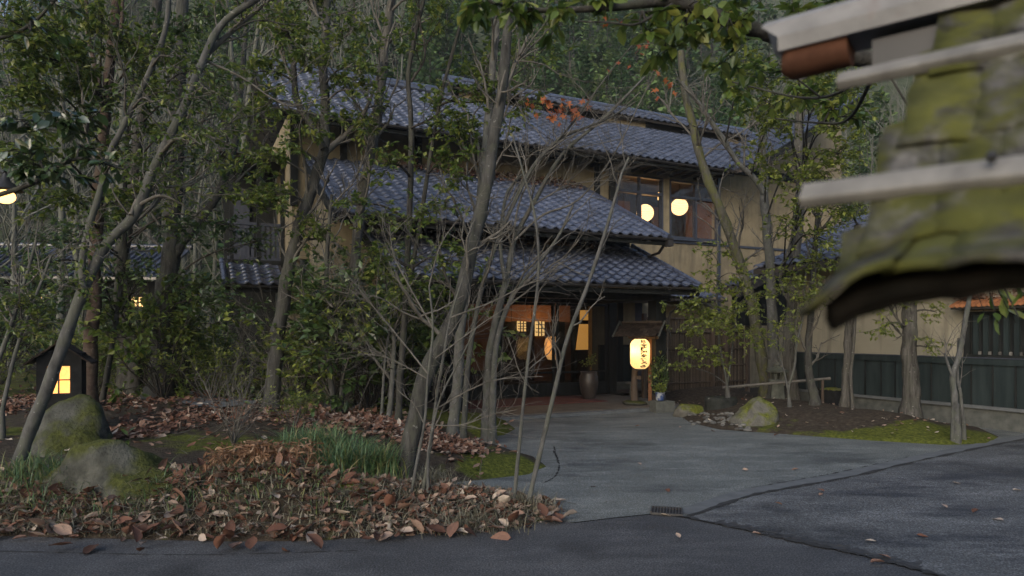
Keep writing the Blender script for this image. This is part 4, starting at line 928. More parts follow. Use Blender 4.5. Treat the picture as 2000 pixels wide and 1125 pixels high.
c = P(1478, 836, 11.9); rock('mossy_boulder', 'pale boulder with bright moss at the driveway edge of the island', (c[0], c[1], .0), (.5, .42, .47), 'rockb', 5.5, peak=.1, rough=.28)
c = P(1347, 806, 13.5); rock('moss_mound', 'low moss-covered stone beside the porch step', (c[0], c[1], .03), (.33, .28, .23), 'rockb', 2.2)
c = P(1408, 800, 13.5)
wb = empty('water_basin', 'dark square-cut stone water basin near the porch', 'basin', (c[0], c[1], .0), .2)
m = MB(); pts = []
m.lathe([(.30, -.05), (.33, .05), (.335, .34), (.32, .40), (.24, .40), (.2, .3), (0, .29)], 16, sy=.85); wo = m.build('bowl', 'darkstone', wb, True)
m = MB(); m.lathe([(0, .36), (.225, .36)], 16, sy=.85); m.build('water', 'black', wb)
pb = [P(R.uniform(1330, 1440), R.uniform(818, 838), 1) for _ in range(1)]
PBM = [rock('pebble', 'x', (0, 0, -50), (.5, .4, .3), 'pebble', 9.1 + k, 2) for k in range(3)]
for o in PBM: bpy.data.objects.remove(o)
pbms = [me for me in bpy.data.meshes if me.name.startswith('pebble')]
for k in range(70):
    u, v = R.uniform(1335, 1465), 0; e = G(u, 823 + (u - 1335) * .13 + R.uniform(-10, 5)); s = R.uniform(.05, .13)
    o = link('pebble', R.choice(pbms)); o.location = (e[0], e[1], max(.0, float(hR(e[0], e[1]))) + s * .1); o.scale = (s, s, s * .8); o.rotation_euler = (R.uniform(-.3, .3), 0, R.uniform(0, 6)); tag(o, 'small grey pebble edging the island by the water basin', 'pebble', 'pebbles along the island edge')
# stone lantern
sp = P(1518, 775, 14.6); sz = float(hR(sp[0], sp[1])) - .02
so = empty('stone_lantern', 'small lichen-covered stone garden lantern among the trees', 'stone lantern', (sp[0], sp[1], sz), .3)
sH = EYE - (706 - HV) / F * 14.6 - sz; k_ = sH / .9
def hexl(name, prof, rot=0, mat='lanternstone', k=6):
    m = MB(); m.lathe([(r * k_, z * k_) for r, z in prof], k); return m.build(name, mat, so)
hexl('base', [(0, 0), (.17, 0), (.17, .06), (.14, .42), (0, .42)])
hexl('platform', [(0, .42), (.2, .43), (.21, .48), (.17, .5), (0, .5)])
for q in range(4): a = q * math.pi / 2 + .6; m = MB(); m.box((.115 * k_ * math.cos(a), .115 * k_ * math.sin(a), .585 * k_), (.05 * k_, .05 * k_, .17 * k_)); m.build('chamber_post', 'lanternstone', so)
hexl('cap', [(0, .67), (.24, .66), (.25, .69), (.14, .75), (.06, .79), (0, .79)], k=8)
hexl('finial', [(0, .78), (.05, .79), (.065, .83), (.04, .88), (0, .9)], k=10)
# bamboo rail and dark stump
m = MB(); a, b = P(1411, 757, 14.3), P(1622, 739, 13.7); pts = np.linspace(a, b, 25); m.tube(pts, [.028 if i % 6 else .033 for i in range(25)], 10); br = m.build('bamboo_rail', 'bamboo_rail', None, True); tag(br, 'grey bamboo pole lying level behind the stone lantern', 'bamboo pole')
for q in (.06, .93): c = a + (b - a) * q; mm = MB(); mm.tube([[c[0], c[1] + .0, -.0], [c[0], c[1], c[2] - .03]], .03, 8); mm.build('rail_support', 'oldwood', br, True)
c = P(1627, 768, 13.75); cz = float(hR(c[0], c[1])) - .03
sb_ = empty('square_stump', 'black square stump with a mossy top by the boarded wall', 'stump', (c[0], c[1], cz), .45)
boxpart('block', 'blackbox', sb_, ((-.19, -.19, 0), (.19, .19, .40)))
m = MB(); g = np.linspace(-.2, .2, 9); v = [[x, y, .402 + .02 * R.random() + (.02 if abs(x) < .18 and abs(y) < .18 else -.01)] for x in g for y in g]; m.add(v, [[i * 9 + j, i * 9 + j + 1, i * 9 + j + 10, i * 9 + j + 9] for i in range(8) for j in range(8)]); m.build('moss_top', 'rockb', sb_, True)

# ------------------------------------------------------------------ out-of-focus shingled notice-board roof close on the right
RV = np.array([.79, -.61, 0]); BV = np.array([.61, .79, 0]); B3 = np.array([.469, 1.05, 1.922])
def SP(a, b, z): return B3 + RV * a + BV * b + EZ * z
def sign_mat():
    m, nt, bs = new_mat('mossy_cedar_bark')
    c = ramp(nt, [(.3, (.012, .011, .010)), (.48, (.05, .048, .045)), (.7, (.15, .145, .135))], noise(nt, 26, 6, (1, .45, .45)))
    f = ramp(nt, [(.41, (0, 0, 0)), (.55, (.92, .92, .92))], noise(nt, 7, 5, (1.6, 1.6, .7)))
    c = mix(nt, 1.0, c, ramp(nt, [(0, (.55, .55, .55)), (1, (1.35, 1.35, 1.35))], objrand(nt)), 'MULTIPLY'); c = mix(nt, f, c, ramp(nt, [(.3, (.032, .035, .010)), (.7, (.092, .095, .02))], noise(nt, 10, 5)))
    nt.links.new(c, bs.inputs['Base Color']); bs.inputs['Roughness'].default_value = 1; bs.inputs['Specular IOR Level'].default_value = .15
    bump(nt, bs, noise(nt, 40, 6), .006, .9); return m
MAT['mossbark'] = sign_mat()
MAT['eave_shade'] = pm('painted_eave_shade', [(.3, (.006, .006, .005)), (.7, (.014, .012, .010))], 20, 1, spec=.05)  # near-black colour paints in the shade beneath the bark eave
MAT['greybatten'] = pm('silvery_batten', [(.3, (.1, .097, .09)), (.7, (.19, .184, .17))], 16, .85, .002, stretch=(1, 1, .3))
MAT['ridgemetal'] = pm('weathered_ridge_board', [(.3, (.13, .129, .127)), (.7, (.22, .217, .213))], 10, .7, .001, big=(7, (.12, .06, .04), .6, .6))
MAT['redwood'] = pm('red_brown_end_grain', [(.3, (.06, .028, .018)), (.7, (.11, .052, .032))], 20, .95, spec=.1)
nb = empty('notice_board', 'blurred mossy bark-shingled board roof with grey battens close to the camera', 'notice board', SP(.5, 0, 0) * [1, 1, 0])
nb_off = Matrix.Translation((-SP(.5, 0, 0) * [1, 1, 0]).tolist())
NA, NB_ = 44, 34; top = []; 
for i in range(NB_):
    q = i / (NB_ - 1); b = -.24 + .71 * q
    zb = (b * .98 if b > -.08 else -.0784 + (b + .08) * .30)
    a0 = .072 + .008 * math.sin(q * 17) + .01 * R.uniform(-1, 1) + .085 * q
    for j in range(NA):
        a = a0 + (1.25 - a0) * (j / (NA - 1)) ** 1.7
        drop = .042 * math.exp(-(a - .07) / .075) * max(0, 1 - q * 2.2)
        top.append(SP(a, b + .02 * math.sin(a * 9), zb - .022 - drop + .012 * mnoise.noise((a * 9, b * 9, 0)) + .006 * mnoise.noise((a * 30, b * 12, 4))))
top = np.array(top); bot = top - [0, 0, .022]; m = MB(); nT = len(top)
qf = [[i * NA + j, i * NA + j + 1, (i + 1) * NA + j + 1, (i + 1) * NA + j] for i in range(NB_ - 1) for j in range(NA - 1)]
m.add(np.vstack([top, bot]), qf + [[nT + f[3], nT + f[2], nT + f[1], nT + f[0]] for f in qf] + [[j, nT + j, nT + j + 1, j + 1] for j in range(NA - 1)] + [[(i + 1) * NA, nT + (i + 1) * NA, nT + i * NA, i * NA] for i in range(NB_ - 1)])
m.build('bark_roof', 'eave_shade', nb, True, nb_off)
def sz(a, b):
    q = (b + .24) / .71; zb = (b * .98 if b > -.08 else -.0784 + (b + .08) * .30); return zb - .022 - .042 * math.exp(-(a - .07) / .075) * max(0, 1 - q * 2.2)
for kc in range(4):
    a = .055 + .028 * kc
    while a < 1.2:
        w = R.uniform(.05, .1); b0 = -.25 + kc * .165 + R.uniform(-.018, .018); Lg = .24; v = []; tilt = R.uniform(-.006, .006); hb = .012 + .006 * R.random()
        for i in range(7):
            b = b0 + Lg * i / 6
            for j in range(4):
                x = a + (w + .012) * j / 3 + R.uniform(-.004, .004); v.append(SP(x, b, sz(max(x, .06), max(b, -.25)) + hb * (1 - i / 6) + tilt * (j - 1.5) + .004 * math.sin(j * math.pi / 3) + .012 * mnoise.noise((x * 14, b * 10, kc))))
        v = np.array(v); q_ = MB(); f_ = [[i * 4 + j, i * 4 + j + 1, (i + 1) * 4 + j + 1, (i + 1) * 4 + j] for i in range(6) for j in range(3)]
        q_.add(np.vstack([v, v - [0, 0, .009]]), f_ + [[28 + f[3], 28 + f[2], 28 + f[1], 28 + f[0]] for f in f_] + [[j, 28 + j, 29 + j, j + 1] for j in range(3)] + [[(i + 1) * 4, 28 + (i + 1) * 4, 28 + i * 4, i * 4] for i in range(6)]); q_.build('bark_strip', 'mossbark', nb, True, nb_off); a += w
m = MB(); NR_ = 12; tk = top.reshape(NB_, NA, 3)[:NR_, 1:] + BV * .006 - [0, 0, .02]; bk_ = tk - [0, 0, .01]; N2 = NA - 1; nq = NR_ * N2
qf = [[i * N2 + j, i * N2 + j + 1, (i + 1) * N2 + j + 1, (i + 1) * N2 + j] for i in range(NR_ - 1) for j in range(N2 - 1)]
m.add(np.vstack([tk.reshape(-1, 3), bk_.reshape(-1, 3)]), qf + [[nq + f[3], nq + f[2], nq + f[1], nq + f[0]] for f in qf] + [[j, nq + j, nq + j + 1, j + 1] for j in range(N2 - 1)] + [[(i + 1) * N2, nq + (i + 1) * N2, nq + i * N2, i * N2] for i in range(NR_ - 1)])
m.build('eave_strip', 'eave_shade', nb, True, nb_off)  # dark sheet added below the bark edge as its underside shade band
def batten(a0, a1, b, z, h, dth, mat='greybatten'):
    m = MB(); c0, c1 = SP(a0, b, z), SP(a1, b, z); up = norm(BV * .7 + EZ * .714); nv = norm(np.cross(RV, up))
    n = 8; prof = [(math.copysign(abs(math.cos(t)) ** .4, math.cos(t)) * h / 2, math.copysign(abs(math.sin(t)) ** .4, math.sin(t)) * dth / 2) for t in np.linspace(0, 2 * math.pi, 16, endpoint=False)]
    rings = []
    for q in np.linspace(0, 1, n):
        k = 1 if 0 < q < 1 else .93
        rings.append([c0 + (c1 - c0) * q + up * p[0] * k - nv * p[1] * k + up * .003 * math.sin(q * 20) for p in prof])
    v = np.array(rings); N = 16; m.add(v.reshape(-1, 3), [[i * N + j, i * N + (j + 1) % N, (i + 1) * N + (j + 1) % N, (i + 1) * N + j] for i in range(n - 1) for j in range(N)])
    m.add(v[0], [list(range(16))[::-1]]); m.add(v[-1], [list(range(16))])
    return m.build('batten', mat, nb, False, nb_off)
batten(-.01, 1.3, 0.0, -.005, .047, .024)
batten(-.01, 1.3, .255, .252, .038, .024)
for a, b in ((.235, 0), (.33, .255)):
    m = MB(); c = SP(a, b - .02, b + .008); m.tube([c, c - norm(BV * .7 - EZ * .7) * .012], .006, 8); m.build('nail', 'iron', nb, False, nb_off)
m = MB(); c0, c1 = SP(-.2, .45, .455), SP(1.3, .45, .455)
prof = [(-.056, -.06), (-.06, -.03), (-.045, .008), (-.012, .03), (.03, .025), (.058, -.02), (.055, -.06)]
v0 = [c0 + BV * x + EZ * z + RV * (.04 if z < -.02 else 0) for x, z in prof]; v1 = [c1 + BV * x + EZ * z for x, z in prof]
m.add(v0 + v1, [[i, (i + 1) % 7, 7 + (i + 1) % 7, 7 + i] for i in range(7)]); m.add(v0, [list(range(7))]); m.build('ridge_cap', 'ridgemetal', nb, False, nb_off)
m = MB(); e0 = SP(-.155, .45, .40)
m.tube([e0 - EZ * .005, e0 + RV * .012 - EZ * .008, e0 + RV * .07 - EZ * .008, e0 + RV * .13 - EZ * .008], [.038, .046, .046, .044], 14); m.build('ridge_log', 'redwood', nb, True, nb_off)
m = MB(); e0 = SP(.02, .45, .38); m.prism([e0 - BV * .03, e0 + BV * .03, e0 + BV * .03 - EZ * .06, e0 - BV * .03 - EZ * .06], RV * 1.25); m.build('ridge_beam', 'black', nb, False, nb_off)
for a in (.55, 1.2):
    m = MB(); p = SP(a, .3, 0); m.box((p[0], p[1], 1.05), (.09, .09, 2.1)); m.build('post', 'oldwood', nb, False, nb_off)
m = MB(); e0 = SP(.42, .3, -.2); m.prism([e0 - EZ * .05 - BV * .03, e0 + EZ * .05 - BV * .03, e0 + EZ * .05 + BV * .03, e0 - EZ * .05 + BV * .03], RV * .9); m.build('cross_beam', 'redwood', nb, False, nb_off)
m = MB(); e0 = SP(.6, .3, -.9); m.prism([e0, e0 + EZ * .6, e0 + EZ * .6 + BV * .02, e0 + BV * .02], RV * .55); m.build('board', 'oldwood', nb, False, nb_off)

# ------------------------------------------------------------------ trees
def grow(mb, p, d, L, r, lvl, tips, up=.12, wob=.28, nsub=(3, 4), spread=.9, k0=6):
    """recursive branch; terminal twigs are appended to tips"""
    n = max(3, int(4 + lvl)); pts = [np.array(p, float)]; d = norm(d); st = L / n
    for i in range(n):
        d = norm(d + NR.normal(size=3) * wob * .6 + [0, 0, up * .5]); pts.append(pts[-1] + d * st)
    pts = np.array(pts); mb.tube(pts, np.linspace(r, r * (.45 if lvl else .3), n + 1), max(3, k0 if lvl > 1 else (4 if lvl else 3)), False, R.random())
    if lvl == 0: tips.append(pts); return
    for q in range(R.randint(*nsub)):
        i = R.uniform(.25, .98) * n; j = min(int(i), n - 1); s = pts[j] + (pts[j + 1] - pts[j]) * (i - j)
        dd = norm(pts[j + 1] - pts[j]) + NR.normal(size=3) * spread * .7
        grow(mb, s, dd, L * R.uniform(.4, .68), r * (.5 if lvl > 1 else .45), lvl - 1, tips, up, wob, nsub, spread, k0)
    tips.append(pts[-3:])
def leaf_tips(lv, tips, per, size, tpl=LEAF2, start=.25, jit=.4, droop=.25):
    P_, D_ = [], []
    for t in tips:
        n = max(1, int(per * R.uniform(.6, 1.4)))
        for q in range(n):
            x = (start + (1 - start) * R.random()) * (len(t) - 1); j = min(int(x), len(t) - 2)
            P_.append(t[j] + (t[j + 1] - t[j]) * (x - j)); D_.append(norm(t[j + 1] - t[j]))
    if not P_: return
    P_ = np.array(P_); D_ = np.array(D_) * .6 + NR.normal(size=P_.shape) * [1, 1, .55] * (jit + .3) - [0, 0, droop]
    leaves(lv, P_, D_, np.array([0, 0, 1.0]) + NR.normal(size=P_.shape) * jit, (.45 + .85 * NR.rand(len(P_)) ** .8) * size, tpl)
def stem_pts(px, d, dd=None, n=44):
    """trunk centre line through picture positions at distance d (drifting by dd)"""
    k = len(px); ds = np.full(k, d) + (np.linspace(0, dd, k) if dd else 0)
    return bez([P(u, v, x) for (u, v), x in zip(px, ds)], n)
def tree(name, label, stems, bk, limbs=(), bare=(0, 0, 0), sprays=(), leaf='leaf', lsize=.1, tpl=LEAF2, group=None, cat='tree', twig=None, per=7, ground=None):
    """stems: (pixel line, distance, drift, r0, r1); bare: (count, length, level) of free branches; sprays: (u, v, d, ru, rv, twigs) leafy clouds each carried by a limb"""
    base = None; allp = []; parts = []
    for k, (px, d, dd, r0, r1) in enumerate(stems):
        p = stem_pts(px, d, dd)
        if k == 0 or (len(px[0]) and px[0][1] > 640):
            g = p[0].copy(); z = float(hL(g[0], g[1]) if g[0] < 2.4 else hR(g[0], g[1])) if ground is None else ground
            if px[0][1] > 640: p = np.vstack([[p[0] + (p[0] - p[1]) * .0 + [0, 0, min(0, z - .08 - p[0][2])]], p]) if p[0][2] > z - .08 else p
        rr = np.linspace(r0, r1, len(p)) * (1 + .06 * np.sin(np.arange(len(p)) * 1.7 + k))
        rr = rr * .86
        if px[0][1] > 640: rr = rr * (1 + .5 * np.exp(-np.maximum(0, p[:, 2] - p[0][2]) / (r0 * 1.6)))
        parts.append((p, rr)); allp.append((p, rr))
        if base is None: base = p[0]
    e = empty(name, label, cat, base, 0, group); off_ = Matrix.Translation((-base).tolist())
    for p, rr in parts:
        m = MB(); pj = p + np.array([[mnoise.noise(tuple(q * 2.1)), mnoise.noise(tuple(q * 2.1 + 9)), 0] for q in p]) * rr[:, None] * .35
        m.tube(pj, rr, 14); ax = np.repeat(pj, 14, 0); vv = m.v[0]; dv = vv - ax; fz = np.array([1 + .10 * mnoise.noise((q[0] * 9, q[1] * 9, q[2] * 2.2)) + .07 * mnoise.noise((q[0] * 25, q[1] * 25, q[2] * 5)) for q in vv]); m.v[0] = ax + dv * fz[:, None]; m.build('trunk', bk, e, True, off_)
    mb = MB(); tips = []; lv = MB(); P_all = np.vstack([p for p, _ in allp]); R_all = np.concatenate([r for _, r in allp])
    for px, d, dd, r0, r1 in limbs:
        p = stem_pts(px, d, dd, 20); mb.tube(p, np.linspace(r0, r1, len(p)), 6, False, R.random()); allp.append((p, np.linspace(r0, r1, len(p))))
        for q in range(int(len(p) * .7)):
            j = R.randrange(3, len(p) - 1); grow(mb, p[j], norm(p[j + 1] - p[j]) + NR.normal(size=3) * .8, R.uniform(.3, .8), r1 * .8, 1, tips, .12)
    btips = []
    cnt, L, lvl = bare
    if cnt:
        for q in range(cnt):
            p, rr = allp[R.randrange(len(allp))]; j = int(R.uniform(.3, .97) * (len(p) - 1)); a = R.uniform(0, 6.283)
            dd = norm(p[min(j + 1, len(p) - 1)] - p[j - 1]) * .8 + np.array([math.cos(a), math.sin(a) * .8, R.uniform(0, .6)])
            grow(mb, p[j], dd, L * R.uniform(.5, 1.2), min(rr[j] * .5, .02 + .006 * L), lvl, btips, .18)
    for u, v, d, ru, rv, n in sprays:
        c = P(u, v, d); rx, rz = 1.25 * ru / F * d, 1.25 * rv / F * d; n = int(n * 1.15)
        j = np.argmin(np.linalg.norm((P_all - c) * [1, 1, 1.2], axis=1) + .3 * np.maximum(0, P_all[:, 2] - c[2])); s = P_all[j]
        mid = s * .5 + c * .5 + [0, 0, .12 * np.linalg.norm(c - s)]
        if np.linalg.norm(c - s) > .15: lp_ = bez([s, mid, c], 12); mb.tube(lp_, np.linspace(min(R_all[j] * .55, .022), .008, len(lp_)), 5, False, R.random())
        else: lp_ = np.array([s, c])
        for q in range(n):
            t = norm(NR.normal(size=3)) * (R.random() ** .4) * [rx, max(rx * .8, .3), rz] + c; s0 = lp_[R.randrange(len(lp_) // 2, len(lp_))]
            tw = bez([s0, s0 * .5 + t * .5 + NR.normal(size=3) * .06 + [0, 0, .04], t], 5); mb.tube(tw, np.linspace(.006, .0025, len(tw)), 3, False, R.random()); tips.append(tw)
            for w in range(2): grow(mb, tw[R.randrange(2, len(tw))], NR.normal(size=3) * [1, 1, .4], R.uniform(.12, .35) * max(1, rx), .003, 0, tips, .0)
    if sprays: leaf_tips(lv, tips, per * 1.75, lsize * .74, tpl)
    if mb.v: mb.build('branches', twig or bk, e, True, off_)
    if lv.v: lv.build('crown', leaf, e, False, off_)
    return e, btips
TB = 'bark_pale'
# ---- left wood
tree('leaning_tree', 'pale grey tree leaning right across the left side and forking twice', [
    ([(22, 945), (60, 840), (98, 745), (130, 655), (160, 575), (205, 482), (262, 420), (298, 330), (352, 225), (400, 112), (440, 40), (520, -15)], 6.4, .3, .072, .036),
    ([(163, 572), (160, 510), (172, 450), (188, 398), (212, 305), (240, 250), (288, 150), (322, 60), (332, -20)], 6.45, -.2, .04, .024)], TB,
    limbs=[([(405, 105), (460, 55), (540, -10)], 6.7, .2, .03, .015), ([(400, 118), (470, 150), (560, 205), (640, 190)], 6.7, .3, .014, .006), ([(300, 330), (340, 290), (420, 262), (470, 225)], 6.6, .5, .016, .006), ([(255, 420), (275, 380), (320, 365), (380, 370)], 6.5, .4, .02, .01)],
    bare=(10, 1.0, 2), twig='twig', sprays=[(300, 200, 5.9, 60, 40, 9), (380, 280, 6.0, 60, 40, 9), (240, 330, 5.9, 50, 40, 8), (420, 180, 6.2, 60, 40, 9), (330, 110, 6.0, 50, 40, 8), (180, 480, 6.0, 60, 40, 8), (120, 560, 6.0, 60, 40, 8), (460, 290, 6.3, 50, 40, 8), (360, 400, 6.2, 60, 40, 8)], leaf='leaf', lsize=.075, per=3)
tree('evergreen_tree', 'dark-trunked evergreen with dense leaves in the upper left corner', [
    ([(176, 790), (180, 640), (188, 500), (192, 380), (203, 250), (216, 120), (230, -30)], 10.8, .4, .13, .08), ([(206, 215), (190, 150), (172, 60), (168, -20)], 10.9, .2, .05, .03), ([(214, 110), (235, 60), (240, -10)], 11, .2, .05, .03)], 'bark_red',
    sprays=[(90, 60, 9.0, 95, 55, 26), (40, 170, 8.5, 70, 50, 22), (250, 80, 9.6, 70, 60, 20), (160, 190, 9.2, 80, 45, 22), (290, 170, 9.8, 60, 45, 16), (110, 250, 9.0, 70, 40, 16), (230, 300, 9.5, 70, 35, 16), (20, 40, 8.2, 50, 50, 14), (330, 270, 10, 60, 40, 14), (290, 380, 10, 60, 30, 12), (60, 110, 8.6, 70, 40, 18), (150, 120, 9, 60, 50, 16), (330, 90, 9.8, 60, 50, 14), (200, 30, 9.2, 80, 40, 16), (30, 300, 8.6, 60, 50, 16), (130, 400, 9.4, 80, 40, 16), (230, 400, 9.6, 60, 40, 12)], leaf='leaf', lsize=.125, twig='twig_dark', per=6)
tree('evergreen_tree', 'evergreen with two thick stems left of the garden path', [
    ([(250, 768), (243, 660), (236, 560), (240, 470), (256, 380), (275, 240), (300, 90), (310, -20)], 12.6, .4, .19, .09), ([(268, 768), (262, 690), (258, 640)], 12.4, 0, .15, .12)], 'bark_dark',
    sprays=[(300, 120, 11.5, 60, 50, 14), (360, 60, 11.5, 60, 40, 14), (400, 190, 11.8, 60, 40, 12), (350, 330, 11.6, 60, 35, 12), (180, 450, 11.5, 70, 30, 12), (420, 30, 11.5, 40, 30, 10), (100, 470, 11, 60, 30, 12), (390, 260, 11.4, 50, 30, 10), (40, 520, 11, 50, 30, 10), (460, 330, 11.4, 60, 40, 9), (440, 440, 11.4, 70, 40, 9), (360, 460, 11.2, 70, 35, 9), (500, 470, 11.4, 60, 40, 8), (420, 140, 11.4, 60, 40, 12), (150, 560, 11, 60, 40, 12), (400, 560, 11.2, 70, 35, 14), (480, 610, 11.2, 60, 35, 12), (240, 520, 11, 60, 30, 8)], leaf='leaf_d', lsize=.13, twig='twig_dark', per=6)
tree('thick_trunk_tree', 'thick grey-barked trunk with mossy base beside the garden path', [([(308, 765), (314, 680), (322, 600), (332, 510), (338, 420), (345, 300), (352, 160), (356, -10)], 12.0, .6, .23, .12), ([(330, 520), (370, 455), (420, 390), (455, 300), (470, 180), (480, 40)], 12.2, .6, .1, .05)], 'bark_mid',
    bare=(14, 1.6, 2), twig='twig')
tree('slim_tree', 'thin dark trunk standing between the garden light and the thick trunks', [([(200, 782), (216, 690), (232, 590), (242, 500), (243, 400), (250, 260), (262, 120)], 11.2, .3, .055, .03)], 'bark_dark', bare=(8, .9, 2))
tree('forked_tree', 'dark trunk leaning right and forking at roof height in front of the inn', [
    ([(528, 812), (538, 720), (548, 620), (566, 520), (590, 430), (612, 360), (634, 288)], 10.9, .1, .145, .095),
    ([(634, 292), (634, 210), (632, 130), (638, 50), (642, -20)], 11.0, .2, .095, .07),
    ([(632, 290), (605, 240), (580, 195), (572, 120), (556, 50), (540, -20)], 10.9, -.3, .07, .04)], 'bark_mid',
    limbs=[([(632, 300), (665, 272), (700, 238), (725, 190), (745, 120)], 11, .2, .06, .02), ([(600, 240), (560, 130), (528, 60), (500, -10)], 11, .1, .03, .02), ([(636, 60), (615, 20), (600, -20)], 11, .1, .03, .02)],
    sprays=[(560, 60, 10.5, 70, 40, 14), (500, 140, 10.3, 60, 40, 12), (600, 105, 10.3, 60, 30, 12), (520, 200, 10.5, 60, 30, 12), (455, 235, 10.4, 50, 30, 10), (690, 60, 10.5, 50, 40, 10), (560, 290, 10.4, 40, 20, 6), (690, 130, 10.5, 60, 30, 12), (690, 175, 10.6, 50, 25, 9), (500, 310, 10.4, 50, 40, 12), (540, 380, 10.4, 50, 40, 12), (480, 400, 10.4, 50, 40, 10), (600, 250, 10.4, 40, 30, 8), (610, 450, 10.4, 60, 40, 12)], leaf='leaf', lsize=.13, twig='twig', per=6, bare=(14, 1.3, 2))
tree('furrowed_tree', 'straight tree with deeply furrowed bark rising past the left roof', [([(684, 800), (686, 690), (690, 560), (700, 430), (718, 330), (738, 230), (748, 130), (758, 40), (768, -20)], 11.6, .1, .11, .085)], 'bark_furrow', bare=(18, 1.2, 2), twig='twig')
tree('shrubby_tree', 'slim evergreen with yellow-green leaves in front of the middle roof', [([(778, 812), (785, 700), (792, 580), (799, 430), (803, 300), (802, 230), (797, 150), (812, 60), (832, -20)], 9.8, .1, .06, .035), ([(792, 590), (815, 470), (838, 320), (860, 195), (882, 110), (902, 40), (910, -10)], 9.8, .2, .04, .022)], 'bark_dark',
    limbs=[([(803, 160), (830, 110), (820, 40), (818, -20)], 9.8, .1, .018, .01), ([(860, 205), (920, 180), (1000, 150), (1080, 80)], 9.8, .3, .02, .006), ([(862, 192), (905, 200), (980, 195), (1030, 180)], 9.8, .3, .018, .006), ([(803, 250), (840, 232), (880, 205)], 9.8, .1, .018, .008)],
    sprays=[(760, 320, 9.3, 45, 35, 8), (890, 310, 9.2, 50, 45, 13), (840, 420, 9.2, 70, 50, 10), (760, 440, 9.2, 60, 40, 8), (900, 250, 9.4, 45, 30, 12), (740, 510, 9.2, 60, 45, 12), (880, 510, 9.2, 60, 40, 8), (800, 560, 9.2, 60, 40, 12), (690, 400, 9.4, 40, 20, 5)], leaf='leaf', lsize=.115, twig='twig_dark', per=7)
tree('tall_leaning_tree', 'tall dark-based trunk leaning right through the middle of the picture', [
    ([(787, 952), (798, 880), (815, 800), (842, 705), (878, 640), (905, 560), (925, 470), (945, 390), (958, 320), (972, 230), (984, 140), (990, 60), (1000, -20)], 6.6, .4, .105, .056)], 'bark_mid',
    limbs=[([(975, 205), (1005, 130), (1030, 70), (1040, 20)], 6.9, .2, .02, .01)], bare=(7, .8, 2), twig='twig')
tree('straight_tree', 'upright lichen-spotted trunk just left of the lit entrance', [([(886, 842), (892, 760), (898, 660), (910, 560), (925, 460), (938, 380), (946, 300), (958, 180), (970, 40)], 9.7, .2, .095, .06)], 'bark_pale', bare=(14, 1.2, 2), twig='twig')
# twiggy bare shrub in front
tree('bare_shrub', 'leafless shrub with pale spreading twigs beside the tall leaning trunk', [([(800, 985), (815, 900), (830, 820), (836, 740), (845, 640), (838, 560)], 6.1, .0, .018, .010), ([(822, 985), (836, 900), (850, 800), (862, 720), (880, 620), (905, 540)], 6.15, .1, .022, .011), ([(836, 880), (860, 780), (900, 700), (930, 640)], 6.1, -.2, .013, .007)], 'bark_pale',
    limbs=[([(836, 730), (780, 660), (730, 600), (690, 550)], 6.1, .2, .009, .004), ([(850, 800), (920, 760), (980, 740), (1060, 735)], 6.1, -.2, .009, .003), ([(836, 830), (900, 830), (960, 810), (1010, 800)], 6.1, -.2, .008, .003), ([(845, 640), (800, 560), (770, 500), (760, 440)], 6.1, .1, .009, .004), ([(880, 620), (960, 590), (1020, 560), (1060, 545)], 6.1, 0, .009, .003), ([(838, 560), (860, 480), (900, 420)], 6.1, .1, .008, .003), ([(850, 700), (930, 640), (990, 600)], 6.1, -.1, .008, .003), ([(836, 740), (760, 700), (700, 690)], 6.1, .1, .007, .003)], bare=(34, .55, 2), twig='twig')
tree('pole_sapling', 'thin pale bare stem rising from the tip of the bed, the left of two', [([(1004, 985), (1012, 890), (1022, 790), (1035, 680), (1050, 560), (1052, 490), (1042, 410), (1020, 330), (1000, 260)], 6.25, .1, .022, .010)], 'bark_pale', bare=(6, .6, 1), twig='twig')
tree('pole_sapling', 'slanting pale bare stem crossing the entrance, the right of two', [([(1033, 975), (1058, 870), (1082, 770), (1108, 660), (1150, 550), (1186, 440), (1206, 370), (1214, 340), (1228, 308)], 6.2, .1, .028, .013)], 'bark_pale', bare=(7, .6, 1), twig='twig')
tree('multi_stem_tree', 'pale tree with several stems growing close beside the entrance', [
    ([(950, 812), (953, 740), (958, 670), (975, 600), (990, 540), (1005, 470), (1040, 400), (1100, 300), (1180, 230), (1260, 150)], 10.3, .1, .085, .02), ([(962, 812), (965, 740), (972, 660), (1000, 580), (1030, 540), (1085, 470), (1120, 400)], 10.2, -.1, .065, .02), ([(985, 545), (978, 470), (990, 380), (1030, 330)], 10.2, 0, .04, .02)], 'bark_pale',
    limbs=[([(1005, 470), (1060, 420), (1130, 390), (1200, 300), (1260, 180), (1300, 120)], 10.2, .2, .022, .006), ([(1000, 480), (1020, 380), (1090, 270), (1180, 240), (1250, 180)], 10.2, .2, .02, .006), ([(1040, 400), (1120, 360), (1230, 350)], 10.2, 0, .014, .004), ([(990, 390), (1040, 300), (1120, 290), (1220, 270)], 10.2, 0, .014, .004)], bare=(36, 1.1, 2), twig='twig')
tree('young_tree', 'slender pair of dark stems at the back of the leaf-covered ground', [([(655, 838), (648, 760), (640, 690), (636, 590), (640, 480), (648, 380)], 10.4, .1, .06, .03), ([(664, 838), (668, 750), (680, 650), (700, 560)], 10.4, .1, .05, .025)], 'bark_mid', bare=(16, 1.0, 2), sprays=[(650, 600, 10, 70, 45, 12), (600, 690, 10, 60, 30, 8), (700, 640, 10, 50, 40, 8)], leaf='leaf_y', lsize=.1, twig='twig', per=4)
